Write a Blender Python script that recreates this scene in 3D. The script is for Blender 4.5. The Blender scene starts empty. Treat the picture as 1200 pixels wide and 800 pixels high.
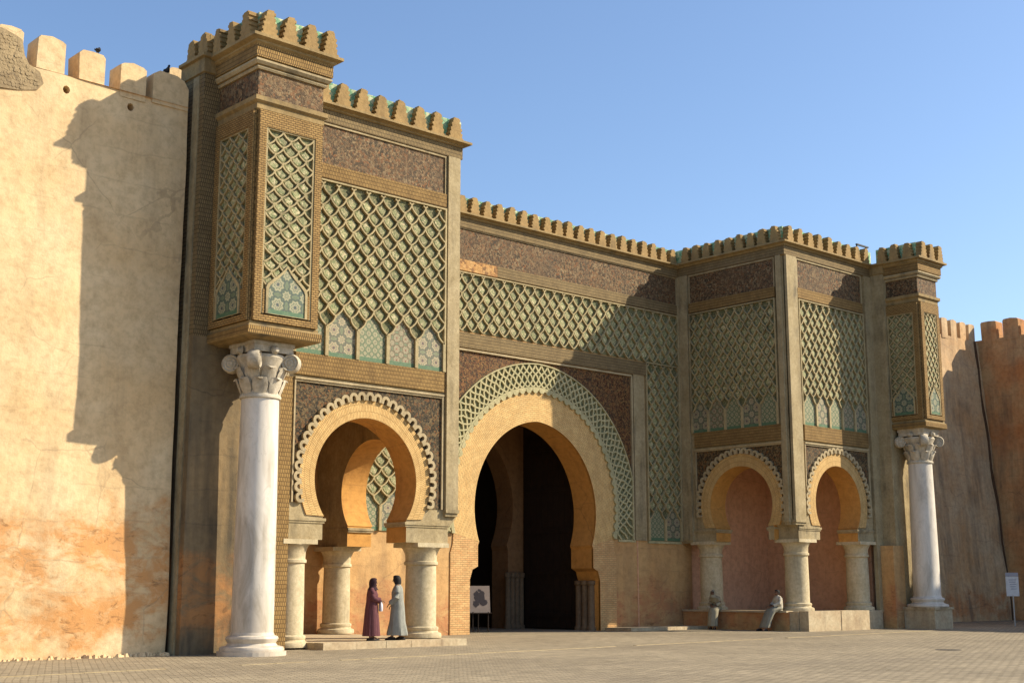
import bpy, bmesh, math, random
from mathutils import Vector, Matrix, noise
from mathutils.geometry import tessellate_polygon

# ------------------------------------------------------------------ camera, sky, sun, exposure
scene = bpy.context.scene
COL = scene.collection
random.seed(7)
R = math.radians

cam_data = bpy.data.cameras.new('camera')
cam = bpy.data.objects.new('camera', cam_data)
COL.objects.link(cam)
cam.location = (0, 0, 1.6)
cam.rotation_euler = (R(90 + 10.531), 0, R(47.4735 - 90))
cam_data.sensor_width = 36
cam_data.lens = 36 * 1560 / 1200
cam_data.clip_end = 6000
scene.camera = cam

SUN_DIR = Vector((1.36, -1.0, 1.12)).normalized()          # towards the sun
SUN_EL = math.asin(SUN_DIR.z)
SUN_AZ = math.atan2(SUN_DIR.x, SUN_DIR.y)
world = bpy.data.worlds.new('World')
scene.world = world
world.use_nodes = True
wn = world.node_tree
sky = wn.nodes.new('ShaderNodeTexSky')
sky.sky_type = 'NISHITA'
sky.sun_disc = False
sky.sun_elevation = SUN_EL
sky.sun_rotation = SUN_AZ
sky.air_density = 0.95
sky.dust_density = 1.0
sky.ozone_density = 3.4
bg = wn.nodes['Background']
bg.inputs['Strength'].default_value = 0.118
wn.links.new(sky.outputs[0], bg.inputs['Color'])

sl = bpy.data.lights.new('sun', 'SUN')
sl.energy = 4.5
sl.angle = R(0.5)
sl.color = (1.0, 0.885, 0.69)
so = bpy.data.objects.new('sun', sl)
COL.objects.link(so)
so.location = (30, -20, 40)
so.rotation_euler = SUN_DIR.to_track_quat('Z', 'Y').to_euler()

scene.view_settings.view_transform = 'Standard'
scene.view_settings.look = 'None'
scene.view_settings.gamma = 1
scene.view_settings.exposure = 0.82
scene.render.resolution_x = 1024
scene.render.resolution_y = 682

# ------------------------------------------------------------------ helpers: objects
def tag(o, label=None, cat=None, group=None, kind=None):
    if label: o['label'] = label
    if cat: o['category'] = cat
    if group: o['group'] = group
    if kind: o['kind'] = kind
    return o

def thing(name, label, cat, loc, group=None):
    o = bpy.data.objects.new(name, None)
    o.empty_display_size = 0.3
    COL.objects.link(o)
    o.location = loc
    return tag(o, label, cat, group)

def wloc(o):
    v = Vector((0, 0, 0))
    while o:
        v += o.location
        o = o.parent
    return v

def place(name, mesh, parent, loc, rot=None):
    """an object sharing mesh data; loc is in world space, the parents are never rotated"""
    o = bpy.data.objects.new(name, mesh)
    COL.objects.link(o)
    off = Vector((0, 0, 0))
    if parent:
        o.parent = parent
        off = wloc(parent)
    m = Matrix.Translation(Vector(loc) - off)
    if rot is not None:
        m = m @ rot.to_4x4()
    o.matrix_basis = m
    return o

class MB:
    def __init__(self):
        self.v = []; self.f = []; self.m = []; self.uv = []
    def face(self, pts, uvs=None, mi=0):
        i = len(self.v)
        self.v += [Vector(p) for p in pts]
        self.f.append(tuple(range(i, i + len(pts))))
        self.m.append(mi)
        if uvs is None:
            a, b, c = Vector(pts[0]), Vector(pts[1]), Vector(pts[2])
            n = (b - a).cross(c - a)
            ax = max(range(3), key=lambda k: abs(n[k]))
            uvs = [((p[1], p[2]), (p[0], p[2]), (p[0], p[1]))[ax] for p in pts]
        self.uv.append([tuple(q) for q in uvs])
    def mesh(self, name, mats, origin=(0, 0, 0), smooth=False, merge=True):
        og = Vector(origin)
        me = bpy.data.meshes.new(name)
        me.from_pydata([tuple(p - og) for p in self.v], [], self.f)
        ul = me.uv_layers.new(name='UVMap')
        k = 0
        for uvs in self.uv:
            for q in uvs:
                ul.data[k].uv = q; k += 1
        me.polygons.foreach_set('material_index', self.m)
        for m in (mats if isinstance(mats, (list, tuple)) else [mats]):
            me.materials.append(m)
        bm = bmesh.new(); bm.from_mesh(me)
        if merge: bmesh.ops.remove_doubles(bm, verts=bm.verts, dist=1e-5)
        bmesh.ops.recalc_face_normals(bm, faces=bm.faces)
        if smooth:
            for f in bm.faces: f.smooth = True
            for e in bm.edges:
                if len(e.link_faces) == 2 and e.calc_face_angle(0) > 0.7: e.smooth = False
        bm.to_mesh(me); bm.free()
        return me
    def build(self, name, mats, parent=None, smooth=False, merge=True):
        org = wloc(parent) if parent else Vector((0, 0, 0))
        me = self.mesh(name, mats, org, smooth, merge)
        o = bpy.data.objects.new(name, me)
        COL.objects.link(o)
        if parent: o.parent = parent
        return o

# frames: (u along the face, v up, w outwards) -> world
def FY(Y): return lambda u, v, w: Vector((u, Y - w, v))        # faces -Y (towards the square)
def FW(X): return lambda u, v, w: Vector((X - w, u, v))        # faces -X
def FE(X): return lambda u, v, w: Vector((X + w, u, v))        # faces +X
def rotf(fr):
    o = fr(0, 0, 0)
    return Matrix((fr(1, 0, 0) - o, fr(0, 1, 0) - o, fr(0, 0, 1) - o)).transposed()

def box(mb, a, b, mi=0):
    (x0, y0, z0), (x1, y1, z1) = a, b
    P = lambda x, y, z: (x, y, z)
    mb.face([P(x0,y0,z0),P(x1,y0,z0),P(x1,y0,z1),P(x0,y0,z1)], mi=mi)
    mb.face([P(x0,y1,z0),P(x1,y1,z0),P(x1,y1,z1),P(x0,y1,z1)], mi=mi)
    mb.face([P(x0,y0,z0),P(x0,y1,z0),P(x0,y1,z1),P(x0,y0,z1)], mi=mi)
    mb.face([P(x1,y0,z0),P(x1,y1,z0),P(x1,y1,z1),P(x1,y0,z1)], mi=mi)
    mb.face([P(x0,y0,z1),P(x1,y0,z1),P(x1,y1,z1),P(x0,y1,z1)], mi=mi)
    mb.face([P(x0,y0,z0),P(x1,y0,z0),P(x1,y1,z0),P(x0,y1,z0)], mi=mi)

def plate(mb, fr, outer, holes=(), w0=0.0, w1=0.1, mi=0, ms=None, back=True):
    """a flat slab with the outline outer (list of (u, v)) and holes, from depth w0 to w1"""
    if ms is None: ms = mi
    loops = [list(outer)] + [list(h) for h in holes]
    pts = [p for l in loops for p in l]
    tris = tessellate_polygon([[Vector((p[0], p[1], 0)) for p in l] for l in loops])
    for t in tris:
        q = [pts[i] for i in t]
        mb.face([fr(a, b, w1) for a, b in q], q, mi)
        if back: mb.face([fr(a, b, w0) for a, b in q], q, mi)
    for l in loops:
        s = 0
        for i in range(len(l)):
            a, b = l[i], l[(i + 1) % len(l)]
            d = math.hypot(b[0] - a[0], b[1] - a[1])
            mb.face([fr(a[0], a[1], w1), fr(b[0], b[1], w1), fr(b[0], b[1], w0), fr(a[0], a[1], w0)],
                    [(s, w1), (s + d, w1), (s + d, w0), (s, w0)], ms(a, b) if callable(ms) else ms)
            s += d

def rect(u0, u1, v0, v1): return [(u0, v0), (u1, v0), (u1, v1), (u0, v1)]
def slab(mb, fr, u0, u1, v0, v1, w0, w1, mi=0): plate(mb, fr, rect(u0, u1, v0, v1), (), w0, w1, mi)

def archpts(c, r, zc, zs, off=0.0, n=36):
    """horseshoe arch from the left springing over the top to the right springing"""
    rr = r + off
    a0 = math.asin((zs - zc) / rr)
    a1 = math.acos(off / rr) if off else math.pi / 2
    right = [(c - off + rr * math.cos(a0 + (a1 - a0) * i / n), zc + rr * math.sin(a0 + (a1 - a0) * i / n)) for i in range(n + 1)]
    left = [(2 * c - x, z) for x, z in right]
    return left + right[::-1][1:]

def strip(mb, fr, inner, outer, w0, w1, mi=0, ms=None):
    """a band between two open polylines with the same number of points; uv runs along it"""
    if ms is None: ms = mi
    s = 0
    for i in range(len(inner) - 1):
        a, b, c, d = inner[i], inner[i + 1], outer[i + 1], outer[i]
        L = (math.hypot(b[0]-a[0], b[1]-a[1]) + math.hypot(c[0]-d[0], c[1]-d[1])) / 2
        T = math.hypot(a[0]-d[0], a[1]-d[1])
        mb.face([fr(*a, w1), fr(*b, w1), fr(*c, w1), fr(*d, w1)], [(s, 0), (s+L, 0), (s+L, T), (s, T)], mi)
        mb.face([fr(*a, w1), fr(*b, w1), fr(*b, w0), fr(*a, w0)], [(s, 0), (s+L, 0), (s+L, w1-w0), (s, w1-w0)], ms)
        mb.face([fr(*d, w1), fr(*c, w1), fr(*c, w0), fr(*d, w0)], [(s, 0), (s+L, 0), (s+L, w1-w0), (s, w1-w0)], ms)
        s += L
    for e in (0, -1):
        a, d = inner[e], outer[e]
        mb.face([fr(*a, w1), fr(*d, w1), fr(*d, w0), fr(*a, w0)], [(0, 0), (T, 0), (T, w1-w0), (0, w1-w0)], ms)

def sweep(mb, path, prof, mis=None, caps=True):
    """profile (w outwards, z) swept along a plan path with mitred corners; outwards is to the right"""
    n = len(path)
    dirs = [(Vector(path[i+1]) - Vector(path[i])).normalized() for i in range(n - 1)]
    nor = [Vector((d.y, -d.x)) for d in dirs]
    mit = []
    for i in range(n):
        if i == 0: mit.append(nor[0])
        elif i == n - 1: mit.append(nor[-1])
        else:
            m = (nor[i-1] + nor[i]).normalized()
            mit.append(m / m.dot(nor[i]))
    P = lambda i, w, z: (path[i][0] + mit[i].x * w, path[i][1] + mit[i].y * w, z)
    s = 0
    for i in range(n - 1):
        L = (Vector(path[i+1]) - Vector(path[i])).length
        t = 0
        for j in range(len(prof) - 1):
            (w0, z0), (w1, z1) = prof[j], prof[j+1]
            d = math.hypot(w1 - w0, z1 - z0)
            mb.face([P(i, w0, z0), P(i+1, w0, z0), P(i+1, w1, z1), P(i, w1, z1)],
                    [(s, t), (s+L, t), (s+L, t+d), (s, t+d)], mis[j] if mis else 0)
            t += d
        s += L

def lathe(mb, c, prof, n=28, mi=0, squash=1.0):
    """profile (radius, z) turned about the vertical through c"""
    for i in range(n):
        a, b = 2*math.pi*i/n, 2*math.pi*(i+1)/n
        t = 0
        for j in range(len(prof) - 1):
            (r0, z0), (r1, z1) = prof[j], prof[j+1]
            d = math.hypot(r1-r0, z1-z0)
            q = [(c[0]+r0*math.cos(a), c[1]+r0*math.sin(a), c[2]+z0), (c[0]+r0*math.cos(b), c[1]+r0*math.sin(b), c[2]+z0),
                 (c[0]+r1*math.cos(b), c[1]+r1*math.sin(b), c[2]+z1), (c[0]+r1*math.cos(a), c[1]+r1*math.sin(a), c[2]+z1)]
            if r0 < 1e-6: q = [q[0], q[2], q[3]]
            elif r1 < 1e-6: q = q[:3]
            mb.face(q, [(a, t), (b, t), (b, t+d), (a, t+d)][:len(q)], mi)
            t += d

# ------------------------------------------------------------------ helpers: materials
class NT:
    def __init__(self, name):
        self.mat = bpy.data.materials.new(name)
        self.mat.use_nodes = True
        self.t = self.mat.node_tree
        self.b = self.t.nodes['Principled BSDF']
        self.b.inputs['Specular IOR Level'].default_value = 0.25
    def n(self, ty, **kw):
        nd = self.t.nodes.new('ShaderNode' + ty)
        for k, v in kw.items(): setattr(nd, k, v)
        return nd
    def l(self, a, b): self.t.links.new(a, b)
    def put(self, sock, v):
        if hasattr(v, 'is_output') or isinstance(v, bpy.types.NodeSocket): self.l(v, sock)
        elif isinstance(v, (tuple, list)) and len(v) == 3 and sock.type == 'RGBA': sock.default_value = (*v, 1)
        else: sock.default_value = v
    def pos(self): return self.n('NewGeometry').outputs['Position']
    def uv(self): return self.n('TexCoord').outputs['UV']
    def scale(self, vec, s):
        m = self.n('Mapping'); self.l(vec, m.inputs['Vector'])
        m.inputs['Scale'].default_value = s if isinstance(s, tuple) else (s, s, s)
        return m.outputs[0]
    def noise(self, vec, sc, det=5, rough=0.55, dist=0.0):
        nd = self.n('TexNoise'); self.l(vec, nd.inputs['Vector'])
        nd.inputs['Scale'].default_value = sc; nd.inputs['Detail'].default_value = det
        nd.inputs['Roughness'].default_value = rough; nd.inputs['Distortion'].default_value = dist
        return nd.outputs['Fac']
    def vor(self, vec, sc, out='Color', feature='F1'):
        nd = self.n('TexVoronoi', feature=feature); self.l(vec, nd.inputs['Vector'])
        nd.inputs['Scale'].default_value = sc
        return nd.outputs[out]
    def ramp(self, fac, stops, interp='LINEAR'):
        nd = self.n('ValToRGB'); r = nd.color_ramp; r.interpolation = interp
        while len(r.elements) < len(stops): r.elements.new(0.5)
        for e, (p, c) in zip(r.elements, stops):
            e.position = p; e.color = (*c, 1) if len(c) == 3 else c
        self.l(fac, nd.inputs['Fac'])
        return nd.outputs['Color']
    def fr(self, fac, a, b): return self.ramp(fac, [(a, (0, 0, 0)), (b, (1, 1, 1))])
    def mix(self, fac, a, b, mode='MIX'):
        nd = self.n('MixRGB', blend_type=mode)
        for s, v in zip(nd.inputs, (fac, a, b)): self.put(s, v)
        return nd.outputs[0]
    def math(self, op, a, b=0.0):
        nd = self.n('Math', operation=op)
        self.put(nd.inputs[0], a); self.put(nd.inputs[1], b)
        return nd.outputs[0]
    def sep(self, v):
        nd = self.n('SeparateXYZ'); self.l(v, nd.inputs[0]); return nd.outputs
    def comb(self, x, y, z=0.0):
        nd = self.n('CombineXYZ')
        for s, v in zip(nd.inputs, (x, y, z)): self.put(s, v)
        return nd.outputs[0]
    def bump(self, h, strength=0.4, dist=0.02, prev=None):
        nd = self.n('Bump'); self.l(h, nd.inputs['Height'])
        nd.inputs['Strength'].default_value = strength; nd.inputs['Distance'].default_value = dist
        if prev is not None: self.l(prev, nd.inputs['Normal'])
        return nd.outputs[0]
    def done(self, col, rough=0.85, normal=None):
        self.put(self.b.inputs['Base Color'], col)
        self.put(self.b.inputs['Roughness'], rough)
        if normal is not None: self.l(normal, self.b.inputs['Normal'])
        return self.mat

def plaster(name, a, b, dark, red=None, band=None, grime=(0.55, 0.75), relief=0.5, gsc=0.5, amount=0.7):
    m = NT(name); p = m.pos()
    c = m.mix(m.fr(m.noise(p, 0.55, 8, 0.6), 0.35, 0.65), a, b)
    fine = m.noise(p, 5.0, 8, 0.7)
    c = m.mix(0.55, c, m.ramp(fine, [(0.25, (0.45, 0.40, 0.34)), (0.55, (1.0, 1.0, 1.0)), (0.8, (1.18, 1.16, 1.1))]), 'MULTIPLY')
    if band:
        z = m.sep(p)[2]
        wob = m.math('MULTIPLY', m.math('SUBTRACT', m.noise(m.scale(p, (0.6, 0.6, 0.7)), 1.0, 7, 0.7), 0.5), 3.4)
        zz = m.math('ADD', z, wob)
        msk = m.ramp(m.math('DIVIDE', zz, 6.0), [(band[0]/6, (0, 0, 0)), ((band[0]+0.5)/6, (1, 1, 1)), ((band[1]-0.5)/6, (1, 1, 1)), (band[1]/6, (0, 0, 0))])
        msk = m.mix(1.0, msk, m.fr(m.noise(m.scale(p, (1.0, 1.0, 1.5)), 1.1, 9, 0.72, 0.5), 0.40, 0.56), 'MULTIPLY')
        c = m.mix(m.math('MULTIPLY', msk, 0.9), c, red)
        pit = m.mix(1.0, msk, m.fr(m.noise(m.scale(p, (1.0, 1.0, 2.4)), 2.2, 8, 0.75, 0.8), 0.54, 0.64), 'MULTIPLY')
        c = m.mix(m.math('MULTIPLY', pit, 0.75), c, (0.17, 0.085, 0.035))
    lz = m.math('ADD', m.math('DIVIDE', m.sep(p)[2], 0.86), m.math('MULTIPLY', m.noise(p, 0.7, 5, 0.6), 0.5))
    lf = m.math('FRACT', lz)
    lift = m.math('MULTIPLY', m.fr(m.math('ABSOLUTE', m.math('SUBTRACT', lf, 0.5)), 0.465, 0.5), m.fr(m.noise(p, 0.9, 5), 0.45, 0.6))
    c = m.mix(m.math('MULTIPLY', lift, 0.35), c, dark)
    ck = m.n('TexVoronoi', feature='DISTANCE_TO_EDGE'); ck.inputs['Scale'].default_value = 0.42
    wv = m.n('TexNoise'); m.l(p, wv.inputs['Vector']); wv.inputs['Scale'].default_value = 1.8; wv.inputs['Detail'].default_value = 6
    m.l(m.mix(0.3, p, wv.outputs['Color'], 'ADD'), ck.inputs['Vector'])
    crk = m.math('MULTIPLY', m.math('LESS_THAN', ck.outputs['Distance'], 0.006), m.fr(m.noise(p, 0.5, 3), 0.5, 0.58))
    c = m.mix(m.math('MULTIPLY', crk, 0.4), c, dark)
    sc2 = m.mix(1.0, m.fr(m.noise(m.scale(p, (3.0, 3.0, 0.12)), 1.0, 5, 0.6), 0.5, 0.68), m.fr(m.noise(p, 0.3, 4), 0.42, 0.6), 'MULTIPLY')
    c = m.mix(m.math('MULTIPLY', sc2, 0.32), c, dark)
    streak = m.noise(m.scale(p, (1.6, 1.6, 0.16)), 1.3, 6, 0.6)
    blot = m.noise(p, gsc, 7, 0.65, 0.4)
    g = m.mix(1.0, m.fr(streak, 0.4, 0.7), m.fr(blot, *grime), 'MULTIPLY')
    c = m.mix(m.math('MULTIPLY', g, amount), c, dark)
    n1 = m.bump(m.noise(p, 2.2, 8, 0.65), relief, 0.06)
    n2 = m.bump(m.noise(p, 22, 5, 0.7), relief * 0.7, 0.012, n1)
    return m.done(c, 0.9, n2)

def stone(name, a, b, dark=(0.09, 0.075, 0.05), amount=0.7, relief=0.5):
    m = NT(name); p = m.pos()
    c = m.mix(m.fr(m.noise(p, 1.6, 8, 0.65), 0.35, 0.65), a, b)
    c = m.mix(0.6, c, m.ramp(m.noise(p, 9, 7, 0.75), [(0.3, (0.5, 0.47, 0.42)), (0.62, (1.05, 1.05, 1.05))]), 'MULTIPLY')
    g = m.mix(1.0, m.fr(m.noise(m.scale(p, (2.5, 2.5, 0.3)), 1.2, 6), 0.45, 0.7), m.fr(m.noise(p, 0.9, 6), 0.4, 0.65), 'MULTIPLY')
    c = m.mix(m.math('MULTIPLY', g, amount), c, dark)
    nn = m.bump(m.noise(p, 14, 7, 0.7), relief, 0.02)
    return m.done(c, 0.88, nn)

def carved(name, a, b, dark, bw=0.055, rh=0.115, mortar=0.013, depth=0.5):
    """moulded brickwork: little upright strokes in rows"""
    m = NT(name); p = m.pos(); u = m.uv()
    br = m.n('TexBrick'); m.l(u, br.inputs['Vector'])
    br.inputs['Scale'].default_value = 1.0
    br.inputs['Brick Width'].default_value = bw; br.inputs['Row Height'].default_value = rh
    br.inputs['Mortar Size'].default_value = mortar; br.inputs['Mortar Smooth'].default_value = 0.35
    br.inputs['Color1'].default_value = (*a, 1); br.inputs['Color2'].default_value = (*b, 1)
    br.inputs['Mortar'].default_value = (*dark, 1)
    c = m.mix(0.6, br.outputs['Color'], m.ramp(m.noise(p, 2.4, 8, 0.7), [(0.28, (0.55, 0.5, 0.44)), (0.6, (1.05, 1.03, 1.0))]), 'MULTIPLY')
    gq = m.mix(1.0, m.fr(m.noise(m.scale(p, (2.2, 2.2, 0.35)), 1.2, 6, 0.65), 0.44, 0.7), m.fr(m.noise(p, 0.8, 6, 0.65), 0.4, 0.62), 'MULTIPLY')
    c = m.mix(m.math('MULTIPLY', gq, 0.55), c, dark)
    h = m.math('SUBTRACT', 1.0, br.outputs['Fac'])
    n1 = m.bump(h, depth, 0.03)
    n2 = m.bump(m.noise(p, 16, 6, 0.7), 0.4, 0.015, n1)
    return m.done(c, 0.86, n2)

def mosaic(name, cols, sc=10.0, tint=None, scroll=None, dirt=(0.07, 0.058, 0.04), damt=0.45):
    m = NT(name); p = m.pos(); u = m.uv()
    v = m.vor(p, sc)
    s = m.n('SeparateColor'); m.l(v, s.inputs[0])
    k = len(cols)
    c = m.ramp(s.outputs[0], [(i / k, cc) for i, cc in enumerate(cols)], 'CONSTANT')
    big = m.noise(p, 0.9, 6, 0.65)
    if tint: c = m.mix(m.math('MULTIPLY', m.fr(big, 0.4, 0.62), 0.65), c, tint)
    c = m.mix(0.5, c, m.ramp(m.noise(p, 6, 6, 0.7), [(0.3, (0.5, 0.5, 0.5)), (0.65, (1.1, 1.1, 1.1))]), 'MULTIPLY')
    if scroll:
        nz = m.noise(p, 2.6, 2, 0.45, 1.6)
        ln_ = m.math('ABSOLUTE', m.math('SUBTRACT', nz, 0.5))
        nz2 = m.noise(m.scale(p, 1.0), 5.5, 1, 0.4, 2.2)
        l2 = m.math('ABSOLUTE', m.math('SUBTRACT', nz2, 0.5))
        k1 = m.math('MAXIMUM', m.math('LESS_THAN', ln_, 0.016), m.math('LESS_THAN', l2, 0.012))
        c = m.mix(m.math('MULTIPLY', k1, 0.5), c, scroll)
    rnd_ = m.n('ObjectInfo').outputs['Random']
    c = m.mix(0.5, c, m.ramp(rnd_, [(0.0, (0.55, 0.55, 0.5)), (1.0, (1.15, 1.12, 1.05))]), 'MULTIPLY')
    dz_ = m.mix(1.0, m.fr(m.noise(m.scale(p, (1.6, 1.6, 0.5)), 1.1, 7, 0.68), 0.4, 0.68), m.fr(m.noise(p, 7, 5, 0.7), 0.3, 0.6), 'MULTIPLY')
    c = m.mix(m.math('MULTIPLY', dz_, damt), c, dirt)
    e = m.vor(p, sc, 'Distance', 'DISTANCE_TO_EDGE')
    n1 = m.bump(m.fr(e, 0.0, 0.12), 0.5, 0.012)
    return m.done(c, 0.78, n1)

def rosette(name, ground, ring, eye, sc, sharp=1.0):
    """glazed tile mosaic: a grid of stars with rings (uv in metres)"""
    m = NT(name); p = m.pos(); u = m.uv()
    def grid(off):
        mp = m.n('Mapping'); m.l(u, mp.inputs['Vector'])
        mp.inputs['Scale'].default_value = (sc, sc, sc); mp.inputs['Location'].default_value = (off, off, 0)
        fx = m.n('VectorMath', operation='FRACTION'); m.l(mp.outputs[0], fx.inputs[0])
        sb = m.n('VectorMath', operation='SUBTRACT'); m.l(fx.outputs[0], sb.inputs[0]); sb.inputs[1].default_value = (0.5, 0.5, 0)
        x, y, _ = m.sep(sb.outputs[0])
        d = m.math('SQRT', m.math('ADD', m.math('MULTIPLY', x, x), m.math('MULTIPLY', y, y)))
        an = m.math('ARCTAN2', y, x)
        return m.math('ADD', d, m.math('MULTIPLY', m.math('COSINE', m.math('MULTIPLY', an, 8.0)), 0.035))
    d1 = grid(0.0); d2 = grid(0.5)
    d = m.math('MINIMUM', d1, m.math('ADD', d2, 0.1))
    c = m.ramp(d, [(0.0, eye), (0.09, ring), (0.16, ground), (0.22, ring), (0.3, ground), (0.36, eye), (0.41, ground)], 'CONSTANT')
    c = m.mix(0.45, c, m.ramp(m.noise(p, 12, 6, 0.7), [(0.3, (0.45, 0.45, 0.42)), (0.65, (1.08, 1.08, 1.08))]), 'MULTIPLY')
    ww = m.sep(u)[1]
    c = m.mix(m.math('MULTIPLY', m.math('LESS_THAN', ww, 0.13), 0.85), c, (0.075, 0.15, 0.08))
    n1 = m.bump(m.noise(p, 25, 4), 0.3, 0.01)
    return m.done(c, 0.65, n1)

def flat(name, c, rough=0.7, var=0.35, sc=8.0, bump=0.2):
    m = NT(name); p = m.pos()
    col = m.mix(var, c, m.ramp(m.noise(p, sc, 6, 0.65), [(0.3, (0.4, 0.4, 0.4)), (0.65, (1.15, 1.15, 1.15))]), 'MULTIPLY')
    return m.done(col, rough, m.bump(m.noise(p, sc * 2.5, 5), bump, 0.01))

MAT = {}
MAT['wall'] = plaster('pale_plaster', (0.69, 0.52, 0.30), (0.62, 0.43, 0.22), (0.32, 0.23, 0.13), (0.55, 0.26, 0.085), (0.0, 3.7), (0.46, 0.72), amount=0.5)
MAT['merlon'] = plaster('merlon_plaster', (0.66, 0.46, 0.27), (0.62, 0.33, 0.17), (0.30, 0.2, 0.12), amount=0.4)
MAT['wall_rust'] = plaster('rust_stained_plaster', (0.55, 0.34, 0.16), (0.52, 0.215, 0.075), (0.13, 0.09, 0.06), grime=(0.36, 0.58), gsc=0.45, amount=0.85)
MAT['wall_far'] = plaster('weathered_red_plaster', (0.60, 0.44, 0.26), (0.56, 0.33, 0.15), (0.15, 0.11, 0.075), (0.50, 0.22, 0.085), (0.0, 1.5), grime=(0.36, 0.58), gsc=0.4, amount=0.85)
MAT['rubble'] = plaster('exposed_rubble', (0.36, 0.27, 0.15), (0.26, 0.19, 0.11), (0.12, 0.09, 0.06), relief=1.0)
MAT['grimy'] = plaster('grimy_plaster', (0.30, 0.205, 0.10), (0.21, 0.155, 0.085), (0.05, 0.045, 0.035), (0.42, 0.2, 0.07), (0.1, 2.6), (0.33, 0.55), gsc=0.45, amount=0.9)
MAT['stone'] = stone('tan_stone', (0.43, 0.345, 0.20), (0.33, 0.255, 0.135), amount=0.85)
MAT['merl'] = stone('ochre_stone', (0.38, 0.25, 0.10), (0.30, 0.195, 0.08), (0.09, 0.065, 0.035), 0.8)
MAT['ledge'] = stone('ledge_stone', (0.36, 0.255, 0.115), (0.28, 0.195, 0.085), amount=0.85)
MAT['carved'] = carved('moulded_brick', (0.36, 0.23, 0.08), (0.29, 0.18, 0.062), (0.12, 0.072, 0.028))
MAT['ladder'] = carved('ladder_brick', (0.37, 0.235, 0.085), (0.31, 0.19, 0.067), (0.12, 0.072, 0.028), 0.14, 0.06, 0.012, 0.5)
MAT['carved_grey'] = carved('weathered_moulded_brick', (0.31, 0.22, 0.10), (0.25, 0.18, 0.085), (0.10, 0.072, 0.038), depth=0.45)
MAT['brick'] = carved('arch_brick', (0.66, 0.45, 0.19), (0.58, 0.37, 0.145), (0.36, 0.23, 0.09), 0.055, 0.2, 0.012, 0.4)
MAT['brick_main'] = carved('thin_brick', (0.66, 0.45, 0.19), (0.60, 0.38, 0.15), (0.40, 0.27, 0.12), 0.22, 0.075, 0.012, 0.4)
MAT['brick_red'] = carved('jamb_brick', (0.64, 0.41, 0.18), (0.56, 0.31, 0.13), (0.40, 0.26, 0.12), 0.22, 0.075, 0.014, 0.5)
MAT['orange'] = plaster('orange_plaster', (0.56, 0.29, 0.075), (0.50, 0.25, 0.065), (0.2, 0.1, 0.04), amount=0.3, relief=0.25)
MAT['passage'] = plaster('shaded_orange_plaster', (0.26, 0.145, 0.065), (0.22, 0.12, 0.055), (0.1, 0.06, 0.03), amount=0.4, relief=0.25)  # orange plaster darkened: the dim of the passage is put into the colour
MAT['oxblood'] = plaster('red_brown_plaster', (0.68, 0.39, 0.23), (0.62, 0.35, 0.21), (0.34, 0.2, 0.12), amount=0.4, relief=0.25)
MAT['lower'] = plaster('stained_ochre_plaster', (0.56, 0.35, 0.15), (0.50, 0.28, 0.11), (0.22, 0.14, 0.075), (0.44, 0.19, 0.08), (-0.6, 1.7), (0.38, 0.62), amount=0.6)
MAT['mosaic'] = mosaic('dark_mosaic', [(0.025, 0.019, 0.011), (0.180, 0.106, 0.042), (0.053, 0.035, 0.017), (0.180, 0.072, 0.023), (0.038, 0.030, 0.018), (0.148, 0.106, 0.056), (0.030, 0.025, 0.014), (0.090, 0.060, 0.028)], 19, None, (0.286, 0.192, 0.084))
MAT['mosaic_top'] = mosaic('faded_mosaic', [(0.069, 0.040, 0.021), (0.180, 0.101, 0.045), (0.286, 0.202, 0.108), (0.212, 0.086, 0.029), (0.053, 0.038, 0.022), (0.191, 0.120, 0.063), (0.040, 0.029, 0.016)], 15, (0.133, 0.075, 0.036), (0.297, 0.206, 0.105))
MAT['mosaic_red'] = mosaic('red_mosaic', [(0.074, 0.029, 0.013), (0.254, 0.110, 0.035), (0.117, 0.045, 0.018), (0.276, 0.149, 0.052), (0.042, 0.029, 0.014), (0.159, 0.062, 0.022)], 19, None, (0.318, 0.182, 0.070))
MAT['arabesque'] = mosaic('carved_orange_stucco', [(0.46, 0.25, 0.085), (0.22, 0.11, 0.04), (0.50, 0.29, 0.11), (0.34, 0.17, 0.06)], 9)
MAT['rib'] = stone('lattice_stone', (0.46, 0.365, 0.195), (0.36, 0.295, 0.16), (0.12, 0.10, 0.06), 0.8)
MAT['rib_green'] = stone('green_glazed_rib', (0.480, 0.418, 0.233), (0.390, 0.360, 0.198), (0.140, 0.125, 0.070), 0.6)
MAT['back'] = mosaic('green_tile_ground', [(0.173, 0.183, 0.084), (0.255, 0.240, 0.116), (0.112, 0.132, 0.064), (0.316, 0.282, 0.152), (0.194, 0.197, 0.096)], 18)
MAT['tile'] = mosaic('pale_green_glaze', [(0.312, 0.324, 0.160), (0.437, 0.404, 0.224), (0.229, 0.263, 0.128), (0.572, 0.498, 0.304), (0.354, 0.343, 0.180)], 22, damt=0.45)
MAT['green'] = mosaic('bright_green_glaze', [(0.20, 0.42, 0.24), (0.5, 0.6, 0.36), (0.30, 0.5, 0.30), (0.62, 0.66, 0.42)], 9)
MAT['ros_a'] = rosette('star_tile_lattice', (0.173, 0.205, 0.115), (0.408, 0.344, 0.213), (0.092, 0.121, 0.074), 4.2)
MAT['ros_b'] = rosette('star_tile_rosette', (0.184, 0.200, 0.119), (0.408, 0.316, 0.205), (0.112, 0.093, 0.082), 1.9)
MAT['ros_c'] = rosette('star_tile_small', (0.163, 0.195, 0.115), (0.388, 0.288, 0.189), (0.184, 0.093, 0.057), 3.0)
MAT['ros_blue'] = rosette('star_tile_blue', (0.142, 0.176, 0.108), (0.361, 0.323, 0.207), (0.067, 0.085, 0.081), 1.9)
MAT['scallop'] = stone('scallop_stucco', (0.46, 0.37, 0.22), (0.37, 0.29, 0.165), amount=0.6)
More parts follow.
